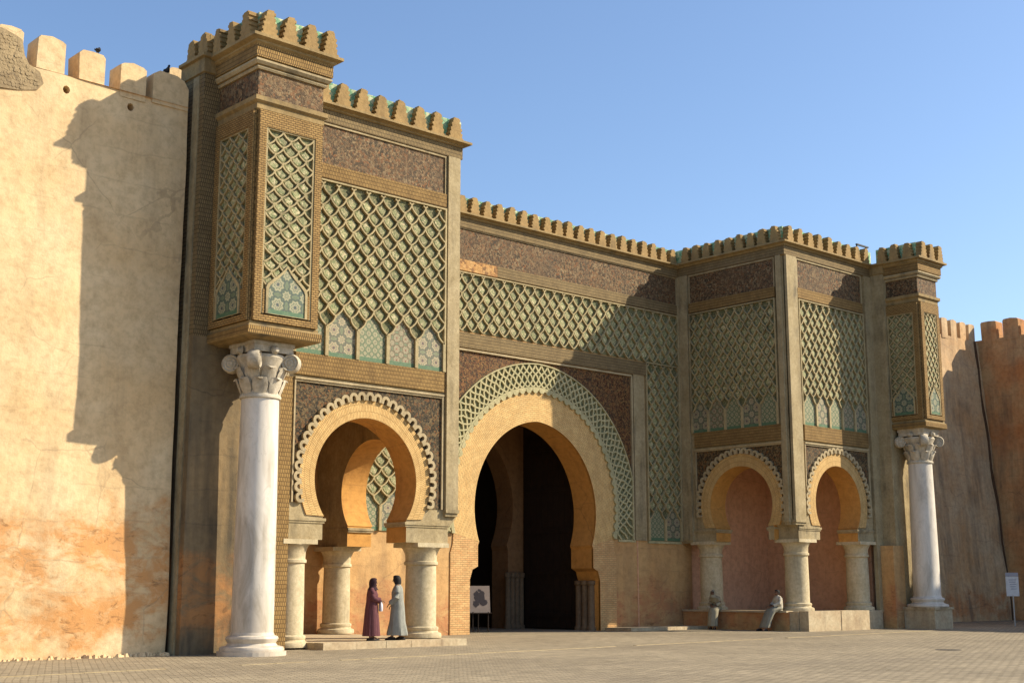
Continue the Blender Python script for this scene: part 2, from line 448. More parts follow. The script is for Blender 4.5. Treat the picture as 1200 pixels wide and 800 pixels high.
MAT['cap'] = stone('carved_marble', (0.62, 0.55, 0.43), (0.46, 0.39, 0.28), (0.10, 0.08, 0.055), 0.75)
MAT['colstone'] = stone('worn_limestone', (0.58, 0.49, 0.32), (0.50, 0.41, 0.25), (0.16, 0.13, 0.08), 0.65)
MAT['colonnette'] = stone('shaded_brown_stone', (0.21, 0.15, 0.09), (0.16, 0.11, 0.065), (0.06, 0.045, 0.03), 0.6)  # stone darkened so the colour itself carries the gateway's shade
MAT['platform'] = stone('platform_stone', (0.52, 0.43, 0.28), (0.44, 0.33, 0.2), (0.16, 0.11, 0.07), 0.6)
MAT['wood'] = flat('dark_wood', (0.022, 0.014, 0.009), 0.8, 0.5, 3.0)
MAT['dark'] = flat('shaded_black_plaster', (0.03, 0.02, 0.013), 0.95, 0.4, 1.5)  # near-black stands in for the unlit depth of the passage
MAT['black'] = flat('black_metal', (0.02, 0.02, 0.022), 0.5, 0.2)

def marble():
    m = NT('white_marble'); p = m.pos()
    v = m.noise(m.scale(p, (1.0, 1.0, 0.35)), 1.1, 9, 0.62, 1.4)
    c = m.ramp(v, [(0.3, (0.38, 0.33, 0.26)), (0.46, (0.60, 0.54, 0.45)), (0.6, (0.69, 0.63, 0.54))])
    st = m.mix(1.0, m.fr(m.noise(m.scale(p, (2.2, 2.2, 0.25)), 1.5, 6), 0.5, 0.72), m.fr(m.noise(p, 0.6, 5), 0.4, 0.6), 'MULTIPLY')
    vn = m.math('LESS_THAN', m.math('ABSOLUTE', m.math('SUBTRACT', m.noise(m.scale(p, (1.0, 1.0, 0.5)), 1.6, 5, 0.6, 1.2), 0.5)), 0.008)
    c = m.mix(m.math('MULTIPLY', vn, 0.16), c, (0.25, 0.22, 0.18))
    c = m.mix(m.math('MULTIPLY', st, 0.8), c, (0.27, 0.225, 0.16))
    z = m.sep(p)[2]
    ft = m.ramp(m.math('ADD', m.math('DIVIDE', z, 6.0), m.math('MULTIPLY', m.noise(p, 1.4, 5), 0.25)), [(0.1, (1, 1, 1)), (0.42, (0, 0, 0))])
    c = m.mix(m.math('MULTIPLY', ft, 0.5), c, (0.36, 0.28, 0.18))
    return m.done(c, 0.5, m.bump(m.noise(p, 9, 6), 0.15, 0.01))
MAT['marble'] = marble()

def paving():
    m = NT('paving_setts'); p = m.pos()
    mp = m.n('Mapping'); m.l(p, mp.inputs['Vector']); mp.inputs['Rotation'].default_value = (0, 0, R(24))
    wob = m.n('TexNoise'); m.l(p, wob.inputs['Vector']); wob.inputs['Scale'].default_value = 1.3
    ad = m.mix(0.06, mp.outputs[0], wob.outputs['Color'], 'ADD')
    br = m.n('TexBrick'); m.l(ad, br.inputs['Vector'])
    br.inputs['Scale'].default_value = 1.0; br.inputs['Brick Width'].default_value = 0.26; br.inputs['Row Height'].default_value = 0.15
    br.inputs['Mortar Size'].default_value = 0.016; br.inputs['Mortar Smooth'].default_value = 0.5
    br.inputs['Color1'].default_value = (0.39, 0.325, 0.225, 1); br.inputs['Color2'].default_value = (0.27, 0.225, 0.155, 1)
    br.inputs['Mortar'].default_value = (0.19, 0.15, 0.095, 1)
    c = m.mix(0.7, br.outputs['Color'], m.ramp(m.noise(p, 0.22, 7, 0.65), [(0.3, (0.66, 0.64, 0.6)), (0.62, (1.08, 1.06, 1.0))]), 'MULTIPLY')
    c = m.mix(0.5, c, m.ramp(m.noise(p, 4.0, 6, 0.7), [(0.3, (0.55, 0.55, 0.55)), (0.65, (1.1, 1.1, 1.1))]), 'MULTIPLY')
    tr = m.mix(1.0, m.fr(m.noise(m.scale(p, (0.06, 0.5, 1)), 1.0, 5, 0.6), 0.46, 0.66), m.fr(m.noise(p, 0.8, 7, 0.7), 0.35, 0.62), 'MULTIPLY')
    c = m.mix(m.math('MULTIPLY', tr, 0.45), c, (0.16, 0.13, 0.095))
    sp = m.math('GREATER_THAN', m.noise(p, 2.6, 3, 0.5), 0.69)
    c = m.mix(m.math('MULTIPLY', sp, 0.55), c, (0.12, 0.10, 0.08))
    n1 = m.bump(m.math('SUBTRACT', 1.0, br.outputs['Fac']), 0.8, 0.03)
    n2 = m.bump(m.noise(p, 12, 5), 0.4, 0.02, n1)
    return m.done(c, 0.9, n2)
MAT['paving'] = paving()

# ------------------------------------------------------------------ dimensions (metres)
YL, YR, YG = 31.1, 31.45, 37.1           # front of left tower, of right tower, of the recessed gate wall
XL, XR = 26.2, 43.9                      # inner corners of the two towers
YW = 30.75                               # left city wall
ZL = 15.58                               # top of the cornice ledge

# ------------------------------------------------------------------ ground
mb = MB()
mb.face([(-1500, -400, 0), (2500, -400, 0), (2500, 2500, 0), (-1500, 2500, 0)])
tag(mb.build('ground', MAT['paving']), kind='structure')

# ------------------------------------------------------------------ shared ornament builders
def merlon_meshes(H, b, t, D, mat, steps=5, variants=5):
    """stepped merlons, each variant a little chipped"""
    res = []
    for q in range(variants):
        rn = random.Random(q * 13 + int(D * 100))
        def side():
            prof = []
            lost = rn.choice([0, 0, 0, 1])
            for k in range(steps):
                hw = b + (t - b) * k / (steps - 1) + rn.uniform(-.012, .008)
                o, n = 0.03 + rn.uniform(-.015, .006), 0.025
                if k == steps - 1 and lost: o, n = -.02, .05
                prof += [(hw + o, H * k / steps), (hw + o, H * (k + 0.5) / steps), (hw - n, H * (k + 0.55) / steps), (hw - n, H * (k + 1) / steps - .002 - (rn.uniform(0, .05) if k == steps - 1 else 0))]
            return prof
        m = MB()
        plate(m, lambda u, v, w: Vector((u, v, w)), side() + [(-a, z) for a, z in side()[::-1]], (), 0.0, D + rn.uniform(-.015, .01))
        res.append(m.mesh('merlon', mat))
    return res
M_MERLON = merlon_meshes(0.76, 0.265, 0.13, 0.2, MAT['merl'])
M_MERLON_SMALL = merlon_meshes(0.72, 0.225, 0.13, 0.27, MAT['merl'])

def merlon_row(parent, fr, u0, u1, pitch, w, z=ZL, mesh=None, name='merlon'):
    n = max(1, round((u1 - u0) / pitch)); p = (u1 - u0) / n
    for i in range(n):
        u = u0 + p * (i + 0.5) + random.uniform(-.02, .02)
        rot = rotf(fr) @ Matrix.Rotation(random.uniform(-.025, .025), 3, 'Z') @ Matrix.Diagonal((random.uniform(.94, 1.04), random.uniform(.93, 1.02), 1))
        place(name, random.choice(mesh or M_MERLON), parent, fr(u, z - 0.01, w), rot)

CORNICE = [(0.0, 15.02), (0.10, 15.03), (0.10, 15.40), (0.15, 15.42), (0.15, 15.46), (0.24, 15.50), (0.32, 15.51), (0.32, ZL), (-0.5, ZL)]
CORN_M = [0, 1, 0, 0, 0, 0, 0, 0]
def cornice(parent, path, dz=0.0, set_=0.0):
    m = MB()
    sweep(m, path, [(w, z + dz) for w, z in CORNICE], CORN_M)
    m.build('cornice', [MAT['ledge'], MAT['carved_grey']], parent)
    m = MB()
    sweep(m, path, [(0.06 - set_, ZL + dz - 0.05), (0.06 - set_, 16.27 + dz), (-0.38, 16.27 + dz), (-0.38, 15.4)])
    m.build('parapet', MAT['green'], parent)

def rib_path(dx, dz, n=7):
    pts = []
    for i in range(n + 1):
        t = i / n
        x = 1 - (1 - t) ** 2.1
        x = 0.86 * x + 0.14 * t
        pts.append((dx * x, dz * t))
    return pts

def rib_poly(mb, fr, pts, hw, w0, w1):
    """one continuous rib with mitred bends along (u, v) points"""
    n = len(pts)
    if n < 2: return
    dirs = []
    for a, b in zip(pts[:-1], pts[1:]):
        d = Vector((b[0] - a[0], b[1] - a[1])); dirs.append(d.normalized() if d.length > 1e-7 else Vector((0, 1)))
    L, Rr = [], []
    for i, p in enumerate(pts):
        d0 = dirs[max(i - 1, 0)]; d1 = dirs[min(i, n - 2)]
        m = (Vector((-d0.y, d0.x)) + Vector((-d1.y, d1.x))).normalized()
        k = hw / max(0.5, m.dot(Vector((-d1.y, d1.x))))
        L.append((p[0] + m.x*k, p[1] + m.y*k)); Rr.append((p[0] - m.x*k, p[1] - m.y*k))
    for i in range(n - 1):
        q = [L[i], L[i+1], Rr[i+1], Rr[i]]
        mb.face([fr(*p, w1) for p in q], q)
        mb.face([fr(*L[i], w1), fr(*L[i+1], w1), fr(*L[i+1], w0), fr(*L[i], w0)])
        mb.face([fr(*Rr[i], w1), fr(*Rr[i+1], w1), fr(*Rr[i+1], w0), fr(*Rr[i], w0)])

TILES = {}
def tile_mesh(pw, ph):
    key = (round(pw, 3), round(ph, 3))
    if key not in TILES:
        right = rib_path(pw / 2, ph / 2, 5)
        o = [(x, z - ph/2) for x, z in right]
        up = [(pw / 2 - x, z) for x, z in right][1:]
        half = o + up
        out = half + [(-x, z) for x, z in half[1:-1][::-1]]
        s = 0.76
        m = MB(); F = lambda u, v, w: Vector((u, v, w))
        big = [(x * s, z * s - 0.02) for x, z in out]
        small = [(x * s * 0.72, z * s * 0.72 - 0.02) for x, z in out]
        plate(m, F, small, (), 0.02, 0.035, back=False)
        n = len(big)
        for i in range(n):
            j = (i + 1) % n
            m.face([F(*big[i], 0.0), F(*big[j], 0.0), F(*small[j], 0.035), F(*small[i], 0.035)])
        TILES[key] = m.mesh('tile', MAT['tile'])
    return TILES[key]

def lattice(parent, fr, u0, u1, v0, v1, ncell, ph, niche=None, hw=0.0215, depth=0.1, rib='rib', tiles=True, phase=0, name='lattice', border=True):
    """sebka trellis: ncell cells across, each ph high; niche = number of pointed tile niches along the bottom"""
    pw = (u1 - u0) / ncell
    vb = v0
    pan = MB(); slab(pan, fr, u0, u1, v0, v1, -0.02, 0.02)
    po = pan.build('tile_ground', MAT['back'], parent)
    m = MB()
    wt = 0.02 + depth
    j0 = 0
    if niche:
        ns = (u1 - u0) / niche
        pw = ns / 2
        vs = v0 + 0.86
        vb = vs
        for k in range(niche + 1):
            uu = u0 + k * ns
            slab(m, fr, max(u0, uu - 0.055), min(u1, uu + 0.055), v0, vs + 0.04, 0.0, wt)
    step = ph / 2
    rows = int((v1 - vb) / step) + 3
    cols = int((u1 - u0) / (pw / 2)) + 4
    seg = rib_path(pw / 2, step, 6)
    for j in range(0 if niche else -1, rows):
        for i in range(-3, cols):
            if (i + j + phase) % 2: continue
            if niche and j == 0 and i % 4: continue
            bu, bv = u0 + i * pw / 2, vb + j * step
            if u0 + hw < bu < u1 - hw and v0 + hw < bv < v1 - hw:
                q8 = [(bu + hw*1.5*math.cos(.785*t), bv + hw*1.9*math.sin(.785*t)) for t in range(8)]
                m.face([fr(*p8, wt + .008) for p8 in q8], q8)
                for t in range(8):
                    A, B = q8[t], q8[(t + 1) % 8]
                    m.face([fr(*A, wt + .008), fr(*B, wt + .008), fr(*B, wt - .02), fr(*A, wt - .02)])
            for sgn in (-1, 1):
                run = []
                for a in seg:
                    P_ = (bu + sgn * a[0], bv + a[1])
                    if u0 <= P_[0] <= u1 and v0 - 0.01 <= P_[1] <= v1: run.append(P_)
                    elif run: break
                rib_poly(m, fr, run, hw, 0.0, wt + (.004 if sgn > 0 else 0))
    if border:
        bw = 0.05
        slab(m, fr, u0 - bw, u0 + 0.01, v0, v1 + bw, 0.0, wt - 0.004)
        slab(m, fr, u1 - 0.01, u1 + bw, v0, v1 + bw, 0.0, wt - 0.004)
        slab(m, fr, u0, u1, v1, v1 + bw, 0.0, wt - 0.008)
    lo = m.build(name, MAT[rib], parent, merge=False)
    if tiles:
        tm = tile_mesh(pw, ph)
        Rm = rotf(fr)
        for j in range(0, rows):
            for i in range(0, cols):
                if (i + j + phase) % 2: continue
                if niche and j == 0: continue
                cu, cv = u0 + i * pw / 2, vb + (j + 1) * step
                if niche and j == 1 and (i % 2 == 0): continue
                if cu - pw * 0.3 < u0 or cu + pw * 0.3 > u1 or cv + ph * 0.32 > v1 or cv - ph * 0.32 < vb: continue
                place('tile', tm, lo if lo.parent and lo.parent.parent is None else parent, fr(cu + random.uniform(-.012, .012), cv + random.uniform(-.014, .014), 0.02), Rm @ Matrix.Rotation(random.uniform(-.07, .07), 3, 'Z') @ Matrix.Diagonal((random.uniform(.9, 1.06), random.uniform(.9, 1.06), 1)))
    if niche:
        mats = ['ros_a', 'ros_b', 'ros_a', 'ros_c', 'ros_b']
        for k in range(niche):
            c = u0 + (k + 0.5) * ns
            h = ns / 2 - 0.05
            left = [(-h, 0), (-h, vs - v0)]
            up = [(-pw + x, vs - v0 + z) for x, z in rib_path(pw/2, step, 4)][1:] + [(-pw/2 + x, vs - v0 + step + z) for x, z in rib_path(pw/2, step, 4)][1:]
            half = left + [(max(-h, x * 0.93), z - 0.03) for x, z in up]
            out = half + [(-x, z) for x, z in half[:-1][::-1]]
            q = MB()
            lf = lambda u, v, w, c=c: fr(c + u, v0 + v, w)
            plate(q, lf, out, (), 0.0, 0.045, back=False)
            place_like(q, 'tile_panel', MAT[mats[k % 5]], parent)
    return lo

def place_like(q, name, mat, parent): return q.build(name, mat, parent)

SCALLOPS = {}
def scallop_mesh(ro, ri, D):
    key = (ro, ri, D)
    if key not in SCALLOPS:
        m = MB(); F = lambda u, v, w: Vector((u, v, w))
        n = 12
        o = [(ro * math.cos(math.pi*i/n), ro * math.sin(math.pi*i/n)) for i in range(n + 1)]
        i_ = [(ri * math.cos(math.pi*i/n), ri * math.sin(math.pi*i/n)) for i in range(n + 1)]
        o = [(ro, -0.1)] + o + [(-ro, -0.1)]; i_ = [(ri, -0.1)] + i_ + [(-ri, -0.1)]
        strip(m, F, i_, o, 0.0, D)
        SCALLOPS[key] = m.mesh('scallop', MAT['scallop'])
    return SCALLOPS[key]

def scallops(parent, fr, c, r, zc, zs, off, pitch, ro, ri, D=0.09, w=0.02):
    pts = archpts(c, r, zc, zs, off, 80)
    acc = 0; L = sum(math.dist(pts[i], pts[i+1]) for i in range(len(pts)-1))
    n = round(L / pitch); step = L / n; nxt = step / 2
    Rf = rotf(fr)
    k = 0
    for i in range(len(pts) - 1):
        d = math.dist(pts[i], pts[i+1])
        while acc + d >= nxt and k < n:
            t = (nxt - acc) / d
            u = pts[i][0] + (pts[i+1][0] - pts[i][0]) * t; v = pts[i][1] + (pts[i+1][1] - pts[i][1]) * t
            ang = math.atan2(v - zc, u - c) - math.pi / 2
            place('scallop', scallop_mesh(ro, ri, D), parent, fr(u, v, w + (0.006 if k % 2 else 0)), Rf @ Matrix.Rotation(ang, 3, 'Z'))
            nxt += step; k += 1
        acc += d

def decorated_face(T, fr, ulo, uhi, th, strip_lo, strip_hi, lat, ncell, niche, arch, zimp, zpan, side='stone', full=True, strips=None, corner=0):
    """one storeyed face of a tower: wall with a horseshoe arch, mosaic spandrels, brick bands, trellis panel, mosaic frieze"""
    c, r, zc, zs = arch
    hs = abs(archpts(c, r, zc, zs)[0][0] - c)
    # wall slab with the arch cut out, jambs a little narrower below the springing
    op = [(c + hs + 0.02, zimp), (c + hs + 0.02, zs)] + archpts(c, r, zc, zs)[::-1] + [(c - hs - 0.02, zs), (c - hs - 0.02, zimp)]
    cut_hi = [(uhi, zimp + 0.75), (uhi - 0.3, zimp + 0.45), (uhi - 0.3, zimp)] if corner > 0 else [(uhi, zimp)]
    cut_lo = [(ulo + 0.3, zimp), (ulo + 0.3, zimp + 0.45), (ulo, zimp + 0.75)] if corner < 0 else [(ulo, zimp)]
    outer = cut_lo + [(ulo, 15.4), (uhi, 15.4)] + cut_hi + op
    m = MB(); plate(m, fr, outer, (), -th, 0.0, 0, lambda a, b: 1 if abs((a[0]+b[0])/2 - c) < r + 0.05 and (a[1]+b[1])/2 > zimp + 0.01 else 0)
    m.build('wall', [MAT['stone'], MAT['orange']], T)
    if not full: return
    # edge strips
    for (a, b, zb) in strips:
        m = MB(); slab(m, fr, a, b, zb, 15.03, -0.05, 0.12); m.build('pilaster_strip', MAT['stone'], T)
        m = MB(); slab(m, fr, a - 0.02, b + 0.02, zb - 0.1, zb, -0.05, 0.15); slab(m, fr, a + 0.0, b - 0.0, zb - 0.2, zb - 0.1, -0.05, 0.1)
        m.build('corbel', MAT['stone'], T)
    a, b = lat
    # frieze
    m = MB(); slab(m, fr, a, b, 13.76, 14.95, -0.05, 0.025); m.build('mosaic_frieze', MAT['mosaic_top'], T)
    m = MB()
    slab(m, fr, a - 0.05, b + 0.05, 14.95, 15.01, -0.05, 0.07)
    slab(m, fr, a - 0.05, a, 13.76, 14.95, -0.05, 0.066); slab(m, fr, b, b + 0.05, 13.76, 14.95, -0.05, 0.066)
    m.build('fillet', MAT['stone'], T)
    # brick band under the frieze
    m = MB(); slab(m, fr, a - 0.05, b + 0.05, 13.33, 13.76, -0.05, 0.09); m.build('brick_band', MAT['carved'], T)
    lattice(T, fr, a, b, 8.12, 13.24, ncell, 0.64, niche)
    # brick band over the arch
    m = MB(); slab(m, fr, zpan[0] - 0.05, zpan[1] + 0.05, 7.5, 8.115, -0.05, 0.10); m.build('brick_band', MAT['carved'], T)
    m = MB(); slab(m, fr, zpan[0] - 0.05, zpan[1] + 0.05, 7.36, 7.42, -0.05, 0.11); m.build('fillet', MAT['scallop'], T)
    # mosaic spandrels round the arch
    ro = r + 0.49
    zb = zimp + 1.0
    po = archpts(c, ro, zc + 0.03, zb, 0, 40)
    pa, pb = zpan
    outl = [(pa, zb), (pa, 7.3), (pb, 7.3), (pb, zb)] + [p for p in po[::-1] if pa + 0.02 < p[0] < pb - 0.02]
    m = MB(); plate(m, fr, outl, (), -0.05, 0.02); m.build('mosaic_spandrel', MAT['mosaic'], T)
    m = MB()
    slab(m, fr, pa - 0.05, pa, zb, 7.36, -0.05, 0.075); slab(m, fr, pb, pb + 0.05, zb, 7.36, -0.05, 0.075); slab(m, fr, pa, pb, 7.3, 7.36, -0.05, 0.07)
    m.build('fillet', MAT['scallop'], T)
    # brick ring and scalloped rim
    ri = archpts(c, r, zc, zs, 0, 30); rb = archpts(c, r + 0.5, zc + 0.02, zs + 0.02, 0, 30)
    m = MB(); strip(m, fr, ri, rb, -0.05, 0.035, 0, 1); m.build('brick_ring', [MAT['brick'], MAT['orange']], T)
    scallops(T, fr, c, r + 0.58, zc + 0.03, zb, 0, 0.29, 0.150, 0.06, 0.11, 0.0)
    # impost blocks
    for s in (-1, 1):
        m = MB()
        e0 = c + s * (hs - 0.06)
        e1 = (uhi - (0.28 if corner > 0 else -0.02)) if s > 0 else (ulo + (0.28 if corner < 0 else -0.02))
        lo_, hi_ = min(e0, e1), max(e0, e1)
        slab(m, fr, lo_, hi_, zs - 0.14, zs - 0.06, -th - 0.03, 0.05)
        slab(m, fr, lo_ + 0.03, hi_ - 0.03, zs - 0.20, zs - 0.14, -th - 0.015, 0.025)
        m.build('impost', MAT['stone'], T)

def box_obj(name, a, b, mat, parent):
    m = MB(); box(m, a, b); return m.build(name, mat, parent)

def turret(T, x0, x1, y0, y1, zb, faces, ncell, ph, merl):
    """the box carried by a marble column"""
    m = MB(); box(m, (x0, y0, zb + 0.25), (x1, y1, 15.4)); body = m.build('turret', MAT['carved'], T)
    path = [(x0, y1), (x0, y0), (x1, y0), (x1, y1)]
    m = MB(); sweep(m, path, [(-0.25, zb - 0.06), (-0.1, zb), (0.07, zb + 0.0), (0.11, zb + 0.03), (0.11, zb + 0.22), (0.04, zb + 0.27), (0.04, zb + 0.34), (-0.2, zb + 0.36)], [0, 0, 0, 1, 0, 0, 0])
    m.face([(x0 + .2, y0 + .2, zb - .05), (x1 - .2, y0 + .2, zb - .05), (x1 - .2, y1, zb - .05), (x0 + .2, y1, zb - .05)])
    m.build('base_moulding', [MAT['ledge'], MAT['carved']], body)
    m = MB(); sweep(m, path, [(0.0, 13.66), (0.05, 13.7), (0.05, 13.84), (0.13, 13.9), (0.13, 14.02), (-0.1, 14.06)]); m.build('string_course', MAT['ledge'], body)
    m = MB(); sweep(m, path, [(0.02, 14.0), (0.02, 14.78)]); m.build('mosaic_frieze', MAT['mosaic_top'], body)
    m = MB(); sweep(m, path, [(0.0, 14.74), (0.07, 14.75), (0.10, 14.8), (0.07, 14.85), (0.13, 14.86), (0.19, 14.93), (0.19, 14.98), (0.13, 15.02), (0.2, 15.03), (0.2, 15.36), (0.26, 15.4), (0.26, 15.45), (0.4, 15.5), (0.4, ZL - .004), (-0.4, ZL - .004)],
                    [0, 2, 2, 0, 2, 2, 0, 0, 1, 0, 0, 0, 0, 0]); m.build('cornice', [MAT['ledge'], MAT['carved'], MAT['scallop']], body)
    m = MB(); sweep(m, path, [(0.12, ZL - .05), (0.12, 16.25), (-0.25, 16.25)]); m.build('parapet', MAT['green'], body)
    for key, fr, a, b in faces:
        c0, c1 = a + 0.28, b - 0.28
        m = MB()
        plate(m, fr, rect(a + 0.02, b - 0.02, zb + 0.36, 13.66), [rect(c0 - 0.05, c1 + 0.05, zb + 0.52, 13.24)], -0.05, 0.11)
        m.build('frame', MAT['ladder'], body)
        lattice(body, fr, c0, c1, zb + 0.56, 13.2, ncell, ph, None, 0.0205, 0.07)
        cc = (c0 + c1) / 2; hw_ = (c1 - c0) * 0.39; zn = zb + 0.56
        half = [(-hw_, 0), (-hw_, .62), (-hw_*.93, .72), (-hw_*.7, .84), (-hw_*.4, .98), (-hw_*.16, 1.12), (0, 1.24)]
        shape = half + [(-a_, z_) for a_, z_ in half[:-1][::-1]]
        fq = lambda u, v, w, cc=cc, zn=zn: fr(cc + u, zn + v, w)
        q = MB(); plate(q, fq, shape, (), 0.0, 0.102); q.build('tile_panel', MAT['ros_blue'], body)
        q = MB(); big_ = [(a_*1.13, z_*1.03 + (.0 if z_ < .01 else .03)) for a_, z_ in shape]
        plate(q, fq, big_, [[(a_, max(z_, .012)) for a_, z_ in shape]], 0.0, 0.125); q.build('niche_rim', MAT['rib'], body)
        for s_ in (-1, 1):
            q = MB(); e0_, e1_ = sorted((s_*hw_*1.14, s_*(c1-c0)*.5)); slab(q, fq, e0_, e1_, 0, .62, 0.0, .098); q.build('niche_jamb', MAT['ladder'], body)
    for fr, a, b in merl:
        merlon_row(body, fr, a, b, 0.63, 0.12, ZL - 0.01, M_MERLON_SMALL)
    return body

# ------------------------------------------------------------------ left gate tower
TL = thing('gate_tower', 'tall tower of the gate with trellis tilework whose front arch shelters two standing people', 'gate tower', (22, YL, 0))
f = FY(YL)
decorated_face(TL, f, 19.4, XL, 0.95, 0, 0, (20.2, 25.62), 10, 5, (22.84, 1.8, 4.66, 3.6), 2.95, (20.32, 25.58),
               strips=[(25.72, XL + 0.0, 3.95)], corner=1)
fe = FE(XL)
decorated_face(TL, fe, YL + 0.95, YG, 0.95, 0, 0, (31.9, 36.6), 8, 4, (34.1, 1.62, 4.66, 3.6), 2.95, (32.0, 36.3),
               strips=[(31.32, 31.8, 3.95)], corner=0)
box_obj('outer_strip', (19.2, YL - 0.06, 0.0), (20.22, YL + 0.9, 7.4), MAT['carved'], TL)
cornice(TL, [(19.0, YL), (XL, YL), (XL, YG + 0.4)])
merlon_row(TL, FY(YL), 19.75, XL + 0.05, 0.69, 0.06)
merlon_row(TL, FE(XL), YL + 0.1, YG - 0.35, 0.69, 0.06)
box_obj('core', (19.3, YL + 0.5, 7.0), (XL - 0.5, YG + 2, 15.5), MAT['orange'], TL)
box_obj('loggia_wall', (19.9, YG + .02, 0.0), (XL - .5, YG + 1, 7.2), MAT['lower'], TL)
box_obj('loggia_wall', (18.9, YL + 0.5, 0.0), (19.95, YG + 1, 7.2), MAT['lower'], TL)
# buttress pier beside the city wall
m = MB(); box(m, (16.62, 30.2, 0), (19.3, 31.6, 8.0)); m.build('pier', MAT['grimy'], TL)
m = MB(); box(m, (16.62, 30.2, 8.0), (19.28, 31.6, 15.12)); m.build('pier_brickwork', MAT['carved_grey'], TL)
m = MB(); sweep(m, [(16.62, 31.4), (16.62, 30.2), (17.4, 30.2)], [(0.0, 15.1), (0.05, 15.12), (0.05, 15.5), (0.14, 15.52), (0.14, 15.6), (-.6, 15.6)]); m.build('pier_cornice', MAT['ledge'], TL)
box_obj('pier_strip', (16.585, 30.42, 0.0), (16.66, 30.72, 15.05), MAT['stone'], TL)
merlon_row(TL, FW(16.62), 30.05, 31.35, 0.62, -0.2, 15.55)
box_obj('pier_parapet', (16.74, 30.2, 15.55), (17.3, 31.4, 16.2), MAT['ledge'], TL)
turret(TL, 17.12, 19.08, 28.3, 30.25, 7.82,
       [('n', FY(28.3), 17.12, 19.08), ('n', FW(17.12), 28.3, 30.2)], 3, 0.44,
       [(FY(28.3), 16.84, 19.40), (FW(17.12), 28.05, 30.2)])

# ------------------------------------------------------------------ right gate tower
TR = thing('gate_tower', 'gate tower with a shaded arched side and a sunlit arched front above stone benches', 'gate tower', (47, YR, 0))
f = FY(YR)
decorated_face(TR, f, XR, 50.3, 0.95, 0, 0, (44.72, 49.35), 10, 5, (47.0, 1.6, 4.98, 4.1), 3.55, (44.8, 49.3),
               strips=[(XR + 0.0, 44.6, 4.3), (49.55, 50.1, 0.78)], corner=-1)
fw = FW(XR)
decorated_face(TR, fw, YR + 0.95, YG, 0.95, 0, 0, (31.95, 36.4), 10, 5, (34.0, 1.58, 4.98, 4.1), 3.55, (31.85, 36.25),
               strips=[(YR + 0.12, 31.8, 4.3), (36.5, 37.05, 3.7)], corner=0)
cornice(TR, [(XR, YG + 0.4), (XR, YR), (50.5, YR)], 0.0, 0.14)
merlon_row(TR, FY(YR), XR - 0.05, 50.1, 0.66, -0.08, mesh=M_MERLON_SMALL)
merlon_row(TR, FW(XR), YR + 0.05, YG - 0.3, 0.62, -0.08, mesh=M_MERLON_SMALL)
box_obj('core', (XR + 0.5, YR + 0.5, 7.0), (52.0, YG + 2, 15.5), MAT['orange'], TR)
box_obj('loggia_wall', (XR + .5, YG + .02, 0.0), (49.8, YG + 1, 7.2), MAT['oxblood'], TR)
box_obj('loggia_wall', (49.75, YR + 0.3, 0.0), (51.6, YG + 1, 7.2), MAT['oxblood'], TR)
m = MB(); box(m, (50.1, 30.75, 0), (52.05, 33.0, 15.1)); m.build('pier', MAT['stone'], TR)
m = MB(); box(m, (50.5, 33.0, 0), (52.0, 37.0, 15.1)); m.build('flank_wall', MAT['wall_far'], TR)
m = MB(); box(m, (49.8, 30.72, 0), (50.6, 31.5, 3.4)); m.build('pier_skirt', MAT['lower'], TR)
m = MB(); sweep(m, [(50.1, 31.45), (50.1, 30.75), (50.6, 30.75)], [(0.0, 15.1), (0.05, 15.12), (0.05, 15.45), (0.2, 15.5), (0.2, 15.57), (-.6, 15.57)]); m.build('pier_cornice', MAT['ledge'], TR)
turret(TR, 50.36, 51.85, 29.25, 31.1, 8.3,
       [('n', FY(29.25), 50.36, 51.85), ('n', FW(50.36), 29.25, 30.98)], 3, 0.44,
       [(FY(29.25), 50.06, 52.05), (FW(50.36), 29.15, 31.0)])

# ------------------------------------------------------------------ recessed gate wall with the great arch
GC, GR, GZ, GS, GOFF = 35.33, 3.2, 4.55, 3.3, 0.22
TG = thing('gate_wall', 'recessed wall with the great horseshoe gateway between the two towers', 'gate', (35.33, YG, 0))
g = FY(YG)
ap = archpts(GC, GR, GZ, GS, GOFF, 40)
hs = ap[-1][0] - GC
opening = [(GC + 3.4, 0), (GC + 3.4, 1.95), (GC + 3.28, 2.3), (GC + hs + .06, 2.42), (GC + hs + .06, GS - .12), (GC + hs, GS)] + ap[::-1][1:-1] + \
          [(GC - hs, GS), (GC - hs - .06, GS - .12), (GC - hs - .06, 2.42), (GC - 3.28, 2.3), (GC - 3.4, 1.95), (GC - 3.4, 0)]
m = MB()
plate(m, g, [(XL - 0.5, 0), (XL - 0.5, 15.4), (XR + 0.5, 15.4), (XR + 0.5, 0)] + opening, (), -1.2, 0.0, 0, 1)
m.build('wall', [MAT['lower'], MAT['orange']], TG)
